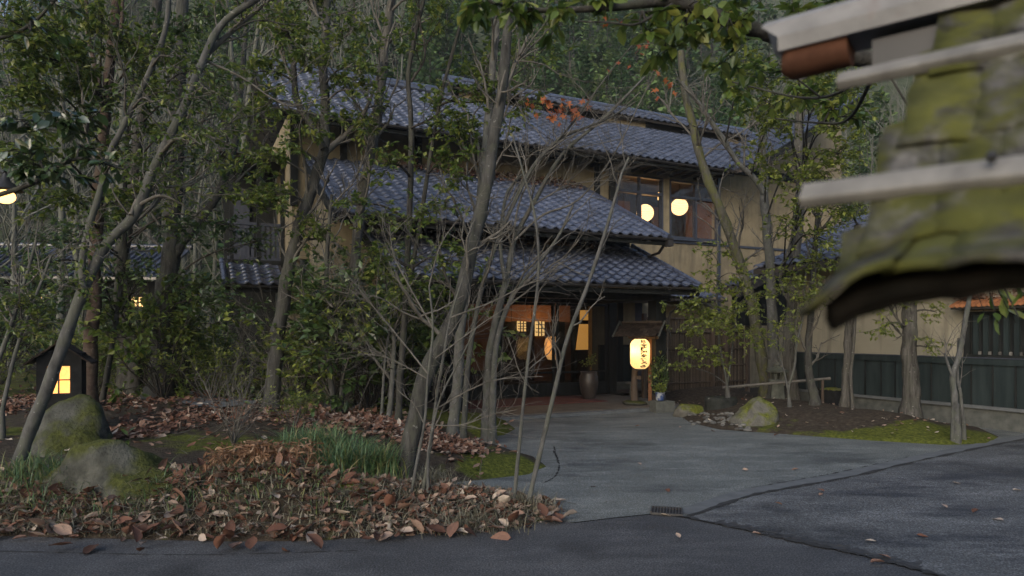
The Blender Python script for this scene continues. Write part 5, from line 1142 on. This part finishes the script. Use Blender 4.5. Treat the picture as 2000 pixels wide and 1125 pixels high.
tree('young_tree', 'thin straight stem with a few leaves right of the furrowed tree', [([(760, 815), (766, 730), (772, 620), (776, 520)], 10.2, 0, .05, .03), ([(745, 820), (752, 700), (768, 600)], 10.2, 0, .03, .018)], 'bark_pale', bare=(12, .9, 2), sprays=[(760, 600, 10, 50, 40, 8)], leaf='leaf_y', lsize=.1, twig='twig', per=4)
tree('young_tree', 'two pale saplings at the far left edge behind the boulder', [([(-10, 720), (20, 640), (45, 560), (70, 470)], 8.5, .2, .035, .02), ([(5, 800), (30, 690), (62, 600), (100, 500)], 8.3, .2, .03, .018)], 'bark_pale', bare=(14, .8, 2), sprays=[(30, 600, 8.2, 60, 40, 12), (90, 640, 8.4, 50, 40, 10)], leaf='leaf', lsize=.1, twig='twig', per=5)
# ---- right island
tree('mossy_tree', 'moss-barked trunk leaning left in front of the upper window', [([(1497, 775), (1488, 700), (1474, 620), (1458, 552), (1432, 478), (1403, 398), (1370, 312), (1352, 240), (1338, 180), (1330, 100)], 15.2, .1, .16, .09)], 'bark_moss', bare=(10, 1.4, 2), twig='twig')
tree('forked_tree', 'grey trunk with a limb reaching left above the right part of the roof', [([(1512, 772), (1510, 680), (1506, 580), (1500, 470), (1492, 370), (1490, 280), (1500, 180)], 15.0, .1, .15, .09), ([(1494, 378), (1470, 345), (1442, 318), (1408, 265), (1372, 212), (1330, 160)], 15.0, -.1, .08, .045)], 'bark_pale',
    sprays=[(1530, 250, 11.5, 60, 40, 14), (1500, 320, 11.5, 50, 40, 12), (1570, 340, 11.5, 60, 50, 14), (1460, 170, 11.5, 60, 30, 12)], leaf='leaf_y', lsize=.12, bare=(10, 1.2, 2), twig='twig', per=6)
tree('bark_tree', 'dark furrowed trunk standing behind the stone lantern', [([(1545, 778), (1543, 690), (1546, 580), (1556, 470), (1562, 380), (1560, 260), (1570, 120)], 14.9, .1, .16, .1), ([(1546, 600), (1524, 540), (1546, 470), (1556, 380), (1580, 280)], 14.7, .1, .05, .03)], 'bark_furrow',
    sprays=[(1600, 200, 11, 70, 50, 18), (1640, 300, 11, 60, 50, 16), (1560, 160, 11, 60, 40, 14), (1680, 160, 10.5, 50, 50, 14), (1600, 400, 11.5, 60, 50, 14), (1640, 250, 10.5, 50, 40, 12), (1540, 440, 12, 60, 40, 10), (1600, 120, 10.5, 70, 30, 12), (1590, 520, 12, 60, 40, 10), (1660, 380, 11, 50, 50, 14), (1500, 200, 11, 60, 40, 14), (1440, 130, 10.5, 60, 35, 12), (1620, 350, 11, 60, 40, 14), (1540, 560, 12.5, 60, 40, 10), (1620, 470, 11.5, 50, 50, 10)], leaf='leaf_y', lsize=.115, twig='twig_dark', per=6)
tree('twisted_sapling', 'thin pale twisting stem just right of the stone lantern', [([(1543, 790), (1540, 760), (1552, 715), (1556, 670), (1568, 620), (1572, 560), (1580, 480)], 12.6, .1, .03, .015), ([(1540, 765), (1530, 720), (1520, 690), (1514, 640)], 12.6, 0, .022, .01)], 'bark_pale', bare=(12, .6, 1), sprays=[(1560, 600, 12.3, 50, 40, 10), (1530, 650, 12.3, 40, 30, 7)], leaf='leaf_y', lsize=.09, twig='twig', per=6)
tree('leaning_stump_tree', 'short leaning trunk at the back of the island by the boarded wall', [([(1592, 782), (1582, 740), (1578, 690), (1584, 600), (1590, 500), (1600, 380)], 12.9, .1, .1, .05)], 'bark_mid', bare=(8, .9, 2), sprays=[(1600, 560, 12.4, 50, 40, 7)], leaf='leaf_y', lsize=.1, twig='twig', per=5)
tree('paired_trunk_tree', 'brown trunk with a pale vine stem near the square stump', [([(1652, 785), (1656, 700), (1662, 620), (1668, 540), (1675, 440)], 12.6, .1, .1, .07), ([(1665, 788), (1662, 730), (1668, 670), (1672, 600)], 12.4, .1, .035, .025)], 'bark_furrow', sprays=[(1650, 420, 12, 50, 40, 8)], leaf='leaf_y', lsize=.1, bare=(5, .7, 2))
tree('furrowed_tree', 'grey furrowed trunk in front of the boarded wall under the blurred roof', [([(1780, 800), (1777, 720), (1776, 640), (1778, 560), (1782, 440), (1786, 300)], 11.8, .1, .16, .11)], 'bark_furrow', bare=(6, .8, 2), sprays=[(1720, 640, 11.5, 45, 20, 6), (1830, 610, 11.5, 40, 25, 6), (1700, 600, 11.5, 35, 20, 5), (1815, 680, 11.5, 35, 18, 5), (1750, 570, 11.5, 50, 25, 6)], leaf='leaf_y', lsize=.1, per=5)
tree('forked_sapling', 'pale forked sapling on the mossy right end of the island', [([(1868, 838), (1863, 780), (1860, 735), (1872, 700), (1882, 650), (1890, 600), (1900, 540), (1910, 440)], 10.2, .1, .06, .03), ([(1882, 828), (1876, 770), (1870, 735), (1872, 660)], 10.3, .1, .032, .02), ([(1861, 737), (1850, 705), (1846, 690)], 10.2, 0, .025, .018)], 'bark_pale', bare=(8, .6, 1), twig='twig')
tree('maple_sapling', 'bright green leafy sapling beside the bamboo fence', [([(1424, 772), (1414, 720), (1404, 660), (1400, 590), (1402, 500), (1400, 430)], 13.6, .1, .035, .012), ([(1420, 752), (1428, 700), (1436, 630), (1440, 560)], 13.6, .1, .025, .012), ([(1418, 750), (1390, 730), (1360, 720)], 13.6, -.1, .015, .008)], 'bark_pale',
    sprays=[(1380, 620, 12.9, 60, 25, 14), (1360, 650, 12.9, 55, 25, 12), (1440, 610, 12.9, 55, 30, 12), (1400, 560, 13, 50, 30, 10), (1350, 600, 12.9, 40, 20, 8), (1460, 660, 12.9, 45, 30, 10), (1380, 500, 13, 35, 40, 7), (1340, 700, 12.8, 45, 25, 8), (1450, 540, 12.9, 45, 30, 8), (1480, 590, 12.5, 40, 35, 8), (1400, 690, 12.9, 50, 20, 8)], leaf='leaf_y', lsize=.09, tpl=LEAFB, twig='twig', per=7)
# ---- near evergreen on the right whose limb crosses the top of the picture
def near_leaves(e, off_, tips, n, size, mat, tpl=LEAF4, droop=.5, seed=3):
    mes = []
    for k in range(4):
        m = MB(); T, Fc = tpl; V = T.copy(); V[:, 0] *= .8 + .12 * k; V[:, 2] += .12 * (V[:, 1] ** 2) * (-1 if k % 2 else .3); m.add(V, Fc); mes.append(m.mesh('leaf', mat, True))
    for q in range(n):
        t = tips[R.randrange(len(tips))]; x = R.uniform(.3, 1) * (len(t) - 1); j = min(int(x), len(t) - 2); p = t[j] + (t[j + 1] - t[j]) * (x - j)
        d = norm(norm(t[j + 1] - t[j]) * .7 + NR.normal(size=3) * [.8, .8, .4] - [0, 0, droop]); s = norm(np.cross(d, np.array([0, 0, 1]) + NR.normal(size=3) * .5)); nn = np.cross(s, d)
        sc = size * R.uniform(.65, 1.2); A = np.stack([s, d, nn], 1) * sc
        link('leaf', mes[q % 4], e, off_ @ Matrix([[*A[0], p[0]], [*A[1], p[1]], [*A[2], p[2]], [0, 0, 0, 1]]))
def near_tree(name, label, trunk, r0, limbs, n, size, mat, sprays, droop, bk='bark_dark', rest=None):
    base = trunk[0]; e = empty(name, label, 'tree', base); off_ = Matrix.Translation((-base).tolist()); m = MB(); p = bez(trunk, 20); m.tube(p, np.linspace(r0, r0 * .6, len(p)), 10); m.build('trunk', bk, e, True, off_)
    mb = MB(); lt_ = []
    for L, ra, rb in limbs: q = bez(L, 30); mb.tube(q, np.linspace(ra, rb, len(q)), 8, False); lt_.append(q)
    A = np.vstack(lt_); tips = []
    for u, v, d, ru, rv, k in sprays:
        c = P(u, v, d); j = np.argmin(np.linalg.norm(A - c, axis=1)); s = A[j]; lp_ = bez([s, (s + c) / 2 + [0, 0, .05], c], 8); mb.tube(lp_, np.linspace(.008, .005, len(lp_)), 4, False)
        for q in range(k):
            t = c + norm(NR.normal(size=3)) * R.random() ** .4 * [ru / F * d, .25, rv / F * d]; s0 = lp_[R.randrange(3, len(lp_))]; tw = bez([s0, (s0 + t) / 2 + NR.normal(size=3) * .02, t], 5); mb.tube(tw, np.linspace(.004, .002, len(tw)), 3, False); tips.append(tw)
    mb.build('branches', bk, e, True, off_)
    near_leaves(e, off_, tips, n, size, mat, droop=droop)
    if rest:
        lv = MB(); leaf_tips(lv, tips, rest[0], size, LEAF4, .2, .45, droop); o = lv.build('crown', rest[1], e, False, off_); o['kind'] = 'stuff'
near_tree('overhanging_tree', 'near evergreen on the right whose leafy limb crosses the top of the picture', [np.array([4.6, 3.6, 0]), np.array([4.5, 3.7, 1.8]), P(2300, -120, 3.9)], .13,
    [([P(2320, -60, 3.9), P(2000, 60, 3.8), P(1720, 118, 3.7), P(1500, 66, 3.6), P(1400, 32, 3.55), P(1320, 4, 3.5), P(1250, 8, 3.45), P(1180, 16, 3.4), P(1040, 20, 3.35), P(960, 5, 3.3)], .06, .007),
     ([P(1320, 4, 3.5), P(1285, 25, 3.4), P(1240, 48, 3.35), P(1190, 44, 3.3), P(1130, 42, 3.3)], .009, .004), ([P(1700, 118, 3.7), P(1640, -20, 3.7), P(1560, -80, 3.7)], .02, .01), ([P(1720, 118, 3.7), P(1640, 180, 4.2), P(1560, 190, 4.6), P(1430, 160, 4.9)], .014, .005), ([P(1720, 118, 3.7), P(1660, 230, 4.6), P(1600, 240, 5), P(1500, 230, 5.2)], .014, .005)],
    290, .088, 'leaf_obj', [(920, 10, 3.3, 45, 20, 7), (1010, 30, 3.3, 45, 30, 9), (1090, 25, 3.3, 40, 30, 7), (1160, 10, 3.4, 50, 20, 7), (1250, 40, 3.4, 60, 30, 9), (1340, 60, 3.5, 60, 40, 10), (1420, 60, 3.5, 60, 40, 10), (1330, 15, 3.6, 60, 30, 8), (1440, 10, 3.6, 70, 30, 10), (1560, 40, 3.7, 70, 40, 10), (1620, 20, 3.7, 60, 30, 8), (1300, 100, 3.6, 40, 30, 6), (1400, 130, 4.2, 60, 30, 8), (1480, 130, 4.3, 60, 35, 9), (1560, 190, 4.8, 70, 40, 10), (1640, 210, 5.0, 60, 40, 10), (1450, 190, 5.0, 50, 25, 7), (1690, 240, 5.2, 40, 50, 8), (1990, 620, 3.2, 25, 30, 4)], .45, rest=(5, 'leaf'))
near_tree('camellia', 'near camellia on the far left with broad glossy leaves', [np.array([-3.9, 3.9, .1]), np.array([-3.8, 3.9, 1.5]), P(-220, 200, 4.0), P(-240, 0, 4)], .07,
    [([P(-215, 420, 4.0), P(-80, 400, 4.0), P(60, 360, 4.0), P(150, 310, 4.0), P(240, 330, 4.1)], .022, .006), ([P(-215, 300, 4.1), P(-60, 260, 4.1), P(60, 250, 4.2), P(170, 260, 4.2)], .02, .005), ([P(-230, 150, 4.0), P(-100, 100, 4), P(40, 60, 4.1), P(120, -10, 4.1)], .02, .006)],
    285, .085, 'leaf_cam', [(40, 250, 4.0, 60, 25, 9), (110, 240, 4.1, 60, 25, 9), (60, 300, 4.0, 70, 25, 10), (160, 290, 4.1, 60, 25, 10), (50, 330, 3.9, 55, 20, 8), (120, 340, 4.0, 60, 25, 9), (200, 330, 4.1, 40, 25, 6), (180, 230, 4.2, 40, 20, 5), (60, 60, 4.0, 60, 30, 5), (110, 20, 4.1, 50, 20, 4)], .35, rest=(1.2, 'leaf_d'))

# ---- orange maple leaves left on bare twigs
mt, bt = tree('bare_maple', 'bare maple with a few orange leaves in front of the main roof', [([(905, 835), (912, 740), (925, 640), (948, 540), (985, 440), (1020, 360), (1060, 300), (1105, 265), (1180, 235), (1240, 200)], 9.2, .1, .05, .012), ([(985, 440), (1040, 330), (1110, 250), (1200, 130), (1260, 60)], 9.2, .1, .022, .008)], 'bark_mid', bare=(16, .9, 2), twig='twig')
m = MB()
for u, v, ru, rv, n in ((1085, 215, 40, 22, 34), (1050, 205, 20, 10, 8), (1120, 225, 25, 12, 8), (1146, 194, 6, 6, 3), (1210, 45, 25, 12, 6), (1255, 80, 25, 15, 6), (1290, 70, 20, 15, 5), (1240, 130, 40, 25, 7), (1300, 170, 25, 20, 6)):
    for q in range(n):
        p = P(u + R.gauss(0, ru * .6), v + R.gauss(0, rv * .6), 9.2 + R.uniform(-.25, .25)); leaves(m, [p], [NR.normal(size=3) - [0, 0, .6]], [NR.normal(size=3) + [0, -.8, .3]], R.uniform(.07, .13), MAPLE)
        if q % 2 == 0: m2 = MB()
m.build('orange_leaves', 'leaf_red', mt, False, Matrix.Translation((-mt.location)))

# ------------------------------------------------------------------ understory shrubs
def shrub_mesh(n, rad, h, ls, seed, mat_twig, stems=12, flat=.6, per=7):
    mb, lv, tips = MB(), MB(), []
    for k in range(stems):
        a = R.uniform(0, 6.283); grow(mb, [0, 0, 0], [math.cos(a) * .55, math.sin(a) * .55, 1.0], h * R.uniform(.6, 1.0), .012, 2, tips, .1, .3, (3, 4), 1.0, 4)
    if per: leaf_tips(lv, tips, per, ls, LEAF2, .2, .45)
    return mb.mesh('branches', mat_twig, True), (lv.mesh('foliage', n) if per else None)
SH = [('evergreen_shrub', shrub_mesh('leaf', 1, 1.5, .10, 1, 'twig_dark', 12, per=9)), ('glossy_shrub', shrub_mesh('leaf_d', 1, 1.7, .12, 2, 'twig_dark', 12, per=7)), ('bright_shrub', shrub_mesh('leaf_y', 1, 1.4, .085, 3, 'twig', 10, per=6)), ('bare_twiggy_shrub', shrub_mesh('leaf', 1, 1.5, .1, 4, 'twig', 14, per=0))]
SLAB = ['mid-green understory shrub growing thickly in the left wood', 'dark glossy-leaved shrub in the shade of the left wood', 'yellow-green small-leaved shrub in the left wood', 'leafless twiggy shrub in the left wood']
def put_shrub(k, loc, sc, label=None):
    nm, (mb, lv) = SH[k]; e = empty(nm, label or SLAB[k], 'shrub', loc, R.uniform(0, 6.28), None if label else ('evergreen shrubs', 'glossy shrubs', 'bright shrubs', 'bare shrubs')[k] + ' of the left wood'); e.scale = (sc, sc, sc * R.uniform(.9, 1.15)); link('branches', mb, e)
    if lv: link('foliage', lv, e)
for i in range(50):
    d = R.uniform(11.5, 19); u = R.uniform(-60, 800); p = P(u, 700, d); 
    if u > 620 and d > 12.5: d = R.uniform(11, 12.3); p = P(u, 700, d)
    z = float(hL(p[0], p[1])) - .03; put_shrub(R.choice((0, 0, 1, 2, 2, 3, 3, 3)), (p[0], p[1], z), R.uniform(.7, 1.4))
put_shrub(2, (*GH(575, 835)[:2], float(hL(*GH(575, 835)[:2]))), .45, 'little yellow-green shrub by the dark forked trunk')
put_shrub(0, (*GH(600, 800)[:2], float(hL(*GH(600, 800)[:2]))), .5, 'low green shrub at the end of the garden path')
put_shrub(3, (*GH(455, 870)[:2], float(hL(*GH(455, 870)[:2]))), .75, 'tiny leafless shrub on the mossy patch behind the pointed boulder')

# ------------------------------------------------------------------ the wood on the hill
def conifer(lv, mb, x, y, z, h, w, bright):
    n = int(360 + 90 * R.random()); q = NR.rand(n) ** .8; zz = z + h * (.12 + .88 * q); r = w * (1 - q) ** .75 * (.45 + .55 * NR.rand(n)); a = NR.rand(n) * 6.283
    p = np.stack([x + np.cos(a) * r, y + np.sin(a) * r, zz + NR.normal(size=n) * .15], 1); d = np.stack([np.cos(a), np.sin(a), np.full(n, .25)], 1) + NR.normal(size=(n, 3)) * .35
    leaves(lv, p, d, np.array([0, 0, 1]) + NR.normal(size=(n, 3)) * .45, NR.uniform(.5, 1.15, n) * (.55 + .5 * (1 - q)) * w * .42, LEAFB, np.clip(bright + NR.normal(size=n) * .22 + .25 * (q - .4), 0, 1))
    mb.tube([[x, y, z - .5], [x, y, z + h * .9]], [w * .09, .02], 5, False, .2)
lvc, mbc, bare = MB(), MB(), MB()
def bare_proto(h, nb, lvl, fine):
    q = MB(); tp = []; pts = bez([[0, 0, -.5], [R.uniform(-.05, .05) * h, R.uniform(-.05, .05) * h, h * .5], [R.uniform(-.1, .1) * h, 0, h]], 8); q.tube(pts, np.linspace(.011 * h, .003 * h, len(pts)), 5, False, .3)
    for k in range(nb):
        t = R.uniform(.15, .98); a = R.uniform(0, 6.28); grow(q, pts[int(t * (len(pts) - 1))], [math.cos(a), math.sin(a), .9], h * .3 * R.uniform(.6, 1.2), .0032 * h, lvl, tp, .2, .28, fine, .9, 4)
    V = np.vstack(q.v); F_ = [(f, r) for f, r in zip(q.f, q.r)]; Fq = np.vstack([f for f, _ in F_]); Rq = np.concatenate([r for _, r in F_]); return V, Fq, Rq
PRO = [bare_proto(10, 10, 2, (2, 4)) for _ in range(7)]
def bare_tree(x, y, z, h):
    V, Fq, Rq = PRO[R.randrange(7)]; a = R.uniform(0, 6.28); k = h / 10; c, sn = math.cos(a) * k * R.uniform(.8, 1.2), math.sin(a) * k
    bare.add(np.stack([x + V[:, 0] * c - V[:, 1] * sn, y + V[:, 0] * sn + V[:, 1] * c, z + V[:, 2] * k], 1), Fq, np.clip(Rq * .6 + R.random() * .4, 0, 1))
cnt = 0
while cnt < 620:
    y = 30 + 60 * R.random() ** 1.1; u = R.uniform(-300, 2300); x = (u - 1000) / F * y
    z = float(hillz(np.array([x]), np.array([y]))[0])
    if z < -.4: continue
    green = (780 < u < 1420)
    if (green and R.random() < .99) or (not green and R.random() < .4):
        conifer(lvc, mbc, x, y, z, R.uniform(5, 10), R.uniform(1.1, 2.0), R.choice((.1, .2, .35, .5, .7, .85)))
    else: bare_tree(x, y, z, R.uniform(5, 11))
    cnt += 1
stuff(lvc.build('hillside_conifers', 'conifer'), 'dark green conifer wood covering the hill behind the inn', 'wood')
stuff(mbc.build('conifer_trunks', 'bark_dark', None, True), 'trunks of the conifer wood behind the inn', 'wood')
for i in range(52):
    y = R.uniform(19, 34); u = R.uniform(-250, 760); x = (u - 1000) / F * y
    if y < 28 and u > 520: continue
    bare_tree(x, y, max(.1, float(hillz(np.array([x]), np.array([y]))[0])), R.uniform(8, 15))
for i in range(16): bare_tree(R.uniform(17, 36), R.uniform(-4, 13), 0, R.uniform(8, 14))  # unseen trees right of the view, added to show in the window reflections
stuff(bare.build('bare_wood', 'barewood', None, True), 'grey leafless wood filling the slope behind the garden, plus unseen trees at right added for window reflections', 'wood')

# ------------------------------------------------------------------ ground cover on the bed: litter, grass, withered plants
def scatter(n, pts_fn, hf): 
    p = np.array([pts_fn() for _ in range(n)]); return np.column_stack([p, hf(p[:, 0], p[:, 1])])
def bank_point(umin, umax, w0, w1):
    """a point on the front bank: along the road edge, w metres in from it"""
    u = R.uniform(umin, umax); v = np.interp(u, [-260, 0, 300, 620, 820, 950, 1060, 1112], [1044, 1050, 1057, 1059, 1049, 1040, 1028, 1016]); e = G(u, v)[:2]
    w = R.uniform(w0, w1); e = e + np.array([0, w]); return e
L = MB()
def litter(n, gen, size, up=.5, rb=None, zo=.012):
    p = np.array([gen() for _ in range(n)]); ok = hL.sdf(p[:, 0], p[:, 1]) > .02; p = p[ok]; n = len(p); z = hL(p[:, 0], p[:, 1]) + zo + NR.rand(n) * .035
    rn = NR.rand(n) if rb is None else np.clip(NR.normal(rb[0], rb[1], n), 0, 1)
    leaves(L, np.column_stack([p, z]), NR.normal(size=(n, 3)) * [1, 1, .28], np.array([0, -.15, 1]) + NR.normal(size=(n, 3)) * up, NR.uniform(.6, 1.25, n) * size, CURL, rn)
def gblob(u, v, z, ru, rd):
    c = G(u, v, z); return lambda: np.array([c[0] + R.gauss(0, ru / F * c[1] * .6), c[1] + R.gauss(0, rd * .6)])
litter(2600, lambda: bank_point(-150, 1105, .03, .95), .085, .55)
litter(600, lambda: bank_point(150, 700, .5, 1.1), .13, .55, (.35, .25))
litter(260, lambda: bank_point(780, 1100, .2, .8), .09, .5)
for a in ((330, 795, .4, 150, 1.3), (420, 820, .38, 130, .8), (250, 850, .38, 60, .5), (100, 800, .4, 140, 1.2), (30, 800, .4, 100, 1.2)): litter(620, gblob(*a), .105, .45, (.42, .25))
for a in ((820, 862, .25, 110, .5), (740, 845, .3, 110, .7), (870, 880, .2, 70, .35), (640, 825, .33, 110, .9)): litter(560, gblob(*a), .1, .45, (.5, .22))
litter(900, lambda: np.array([R.uniform(-11, 0), R.uniform(7, 17)]), .1, .4)
stuff(L.build('leaf_litter', 'dry'), 'brown leaf litter spread over the planting bed', 'leaves')
# the largest leaves lie singly on the bank and at the road edge
cm = []
for k in range(5):
    T, Fc = CURL; nx = 5; V, Q = [], []
    for i in range(8):
        y = i / 7; w = .27 * math.sin(math.pi * y ** .8) ** .75 * (1 + .05 * k % .1)
        for j in range(nx):
            x = (j / (nx - 1) - .5) * 2; V.append([w * x, y, .16 * (x * x) * w * (2 + k * .5) + (.10 + .05 * k) * (y - .5) ** 2 * (1 if k % 2 else -.4) + .02 * math.sin(9 * y + x * 4 + k) + .012 * (1 if i % 2 else -1) * abs(x)])
    Q = [[i * nx + j, i * nx + j + 1, (i + 1) * nx + j + 1, (i + 1) * nx + j] for i in range(7) for j in range(nx - 1)]
    q = MB(); q.add(np.array(V), Q); cm.append(q.mesh('fallen_leaf', 'dry_obj', True))
for i in range(250):
    e = bank_point(-20, 1100, *((-.32, .0) if i % 9 == 0 else (-.06, .12) if i % 3 == 0 else (.05, .75))); z = max(0.006, float(hL(e[0], e[1]))) + R.uniform(.012, .05); s = R.uniform(.08, .19)
    o = link('fallen_leaf', cm[i % 5], bed_l); o.location = (e[0], e[1], z); o.rotation_euler = (R.gauss(0.25, .35), R.gauss(0, .4), R.uniform(0, 6.28)); o.scale = (s, s, s)
# stray leaves on the paving
for i, (u, v) in enumerate([(1302, 958), (1290, 1008), (1252, 910), (1328, 1056), (1470, 1045), (1610, 963), (1690, 1060), (1528, 990), (1605, 968), (1700, 1103), (1740, 1095), (1860, 945), (1978, 960), (1450, 920), (1512, 853), (1850, 995), (1155, 955), (1330, 835), (1762, 852), (1640, 838), (1560, 918), (1600, 800), (1735, 800), (1790, 1050), (1900, 1005), (1960, 1020), (1240, 835), (1395, 845)]):
    p = G(u, v); z = max(.008, float(hR(p[0], p[1])) + .01 if p[0] > 3 else .008); o = link('stray_leaf', cm[i % 5]); o.location = (p[0], p[1], z + .012); o.rotation_euler = (R.gauss(0, .2), R.gauss(0, .2), R.uniform(0, 6.28)); s = R.uniform(.07, .11); o.scale = (s, s, s)
    tag(o, 'single curled brown leaf lying on the paving', 'leaf', 'stray leaves on the paving and island')
n = 260; m = MB(); p = np.array([[R.uniform(3.5, 8.6), R.uniform(9.8, 16)] for _ in range(n)]); ok = hR.sdf(p[:, 0], p[:, 1]) > .05; p = p[ok]; n = len(p)
leaves(m, np.column_stack([p, hR(p[:, 0], p[:, 1]) + .015]), NR.normal(size=(n, 3)) * [1, 1, .2], np.array([0, 0, 1]) + NR.normal(size=(n, 3)) * .3, NR.uniform(.04, .085, n), CURL, np.clip(NR.normal(.8, .2, n), 0, 1)); stuff(m.build('leaf_litter', 'dry'), 'scattered pale leaves on the bare soil of the right island', 'leaves')

def blades(mb, base, h, w, lean, n_seg=4, rnd=None):
    """curved grass blades"""
    n = len(base); a = NR.rand(n) * 6.283; dx = np.stack([np.cos(a), np.sin(a), np.zeros(n)], 1); sx = np.stack([-np.sin(a), np.cos(a), np.zeros(n)], 1)
    h = h * NR.uniform(.55, 1.15, n); ln = lean * NR.uniform(.3, 1.3, n); rows = []
    for k in range(n_seg + 1):
        q = k / n_seg; c = base + dx * (ln * h * q ** 2)[:, None] + np.array([0, 0, 1]) * (h * (q - .35 * np.minimum(ln, 1.5) * q ** 3))[:, None]; ww = w * (1 - q) ** .6 * .5 + .0006
        rows += [c - sx * ww, c + sx * ww]
    v = np.stack(rows, 1); k2 = 2 * (n_seg + 1); f = np.array([[2 * i, 2 * i + 1, 2 * i + 3, 2 * i + 2] for i in range(n_seg)])
    mb.add(v.reshape(-1, 3), (np.arange(n)[:, None, None] * k2 + f[None]).reshape(-1, 4), np.repeat(NR.rand(n) if rnd is None else rnd, n_seg))
def clump_pts(n, gens): p = np.array([R.choice(gens)() for _ in range(n)]); return np.column_stack([p, hL(p[:, 0], p[:, 1]) - .01])
m = MB(); blades(m, clump_pts(1700, [gblob(600, 905, .34, 45, .3), gblob(680, 925, .32, 50, .28), gblob(740, 928, .3, 40, .2), gblob(650, 900, .33, 60, .4)]), .40, .013, .85)
g1 = m.build('grass_clump', 'grass'); stuff(g1, 'lush green tuft of grass left of the leaning trunk', 'grass')
m = MB(); blades(m, clump_pts(420, [gblob(80, 930, .35, 40, .25), gblob(110, 945, .32, 25, .2), gblob(30, 940, .33, 40, .3)]), .28, .009, 1.0); stuff(m.build('grass_clump', 'grass'), 'dark green arching grass at the foot of the boulders', 'grass')
m = MB(); blades(m, clump_pts(700, [gblob(850, 935, .25, 40, .25), gblob(1040, 985, .1, 50, .12), gblob(910, 990, .2, 60, .15), gblob(960, 1000, .15, 60, .15)]), .22, .008, .9); stuff(m.build('grass_clump', 'weed'), 'thin yellowing grass to the right of the leaning trunk', 'grass')
m = MB(); p = np.array([bank_point(-100, 1060, .05, .8) for _ in range(3600)]); blades(m, np.column_stack([p, hL(p[:, 0], p[:, 1]) - .01]), .15, .011, 1.3); stuff(m.build('withered_weeds', 'weed'), 'withered grey-green weeds hanging down the road bank', 'weeds')
m = MB(); p = np.array([bank_point(-100, 700, .2, .9) for _ in range(900)]); blades(m, np.column_stack([p, hL(p[:, 0], p[:, 1]) - .01]), .2, .009, 1.1); stuff(m.build('bank_grass', 'grass'), 'sparse green grass blades on the road bank', 'grass')
m = MB()
for k in range(420):
    e = bank_point(-120, 1090, .02, 1.0) if k % 3 else np.array([R.uniform(-8, 0), R.uniform(7, 14)]); z = float(hL(e[0], e[1])) + .03; a = R.uniform(0, 6.283); l = R.uniform(.06, .3); m.tube([[e[0], e[1], z], [e[0] + math.cos(a) * l * .5, e[1] + math.sin(a) * l * .5, z + R.uniform(0, .05)], [e[0] + math.cos(a + .3) * l, e[1] + math.sin(a + .3) * l, z + R.uniform(-.02, .04)]], .003, 3, False)
stuff(m.build('fallen_twigs', 'twig'), 'thin fallen twigs mixed into the leaves of the planting bed', 'twigs')
# withered fern mound
m = MB(); c = GH(512, 925)
for k in range(95):
    a = R.uniform(0, 6.283); L_ = R.uniform(.18, .36); b = np.array([c[0] + R.gauss(.02, .2), c[1] + R.gauss(-.08, .12), 0]); b[2] = float(hL(b[0], b[1])) + .0
    p = bez([b, b + [math.cos(a) * L_ * .3, math.sin(a) * L_ * .25, .14 + R.uniform(0, .12)], b + [math.cos(a) * L_ * .75, math.sin(a) * L_ * .55 - .1, R.uniform(-.08, .1)]], 8); m.tube(p, .003, 3, False, .3)
    for i in range(2, len(p)):
        for sg in (-1, 1):
            t = norm(p[i] - p[i - 1]); sd = norm(np.cross(t, [0, 0, 1])) * sg; leaves(m, [p[i]], [sd + t * .8 - [0, 0, R.uniform(.1, .8)]], [NR.normal(size=3) * .5 + [0, 0, 1]], R.uniform(.05, .1), NARROW)
tag(m.build('withered_fern', 'fern'), 'withered orange-brown fern mound on top of the road bank', 'fern')
# little broad-leaved seedlings
for u, v in ((490, 820), (655, 740), (690, 780), (250, 900), (610, 860)):
    g = GH(u, max(v, 800)); e = empty('seedling', 'small broad-leaved seedling on a thin stem in the left bed', 'seedling', g, 0, 'seedlings in the left bed'); h = R.uniform(.3, .6); m = MB(); m.tube([[0, 0, -.02], [.02, 0, h * .6], [0, .02, h]], .004, 4); m.build('stem', 'twig_dark', e)
    lm = MB(); leaves(lm, [[0, 0, h * q] for q in (.5, .65, .8, .9, 1)], NR.normal(size=(5, 3)) + [0, 0, .1], [0, 0, 1] + NR.normal(size=(5, 3)) * .3, .1, LEAF4); lm.build('leaf', 'leaf_d', e)

# ------------------------------------------------------------------ evening air
hz_ = MB(); hz_.b2(np.array([-110, -24, -1.2]), np.array([120, 124, 92])); hzo = stuff(hz_.build('haze', None), 'thin evening haze filling the valley', 'haze')
hm = bpy.data.materials.new('evening_haze'); hm.use_nodes = True; hn = hm.node_tree; hn.nodes.remove(hn.nodes['Principled BSDF'])
pv = hn.nodes.new('ShaderNodeVolumePrincipled'); pv.inputs['Color'].default_value = (.86, .9, .95, 1); pv.inputs['Density'].default_value = .0006
hn.links.new(pv.outputs[0], hn.nodes['Material Output'].inputs['Volume']); hzo.data.materials.append(hm)
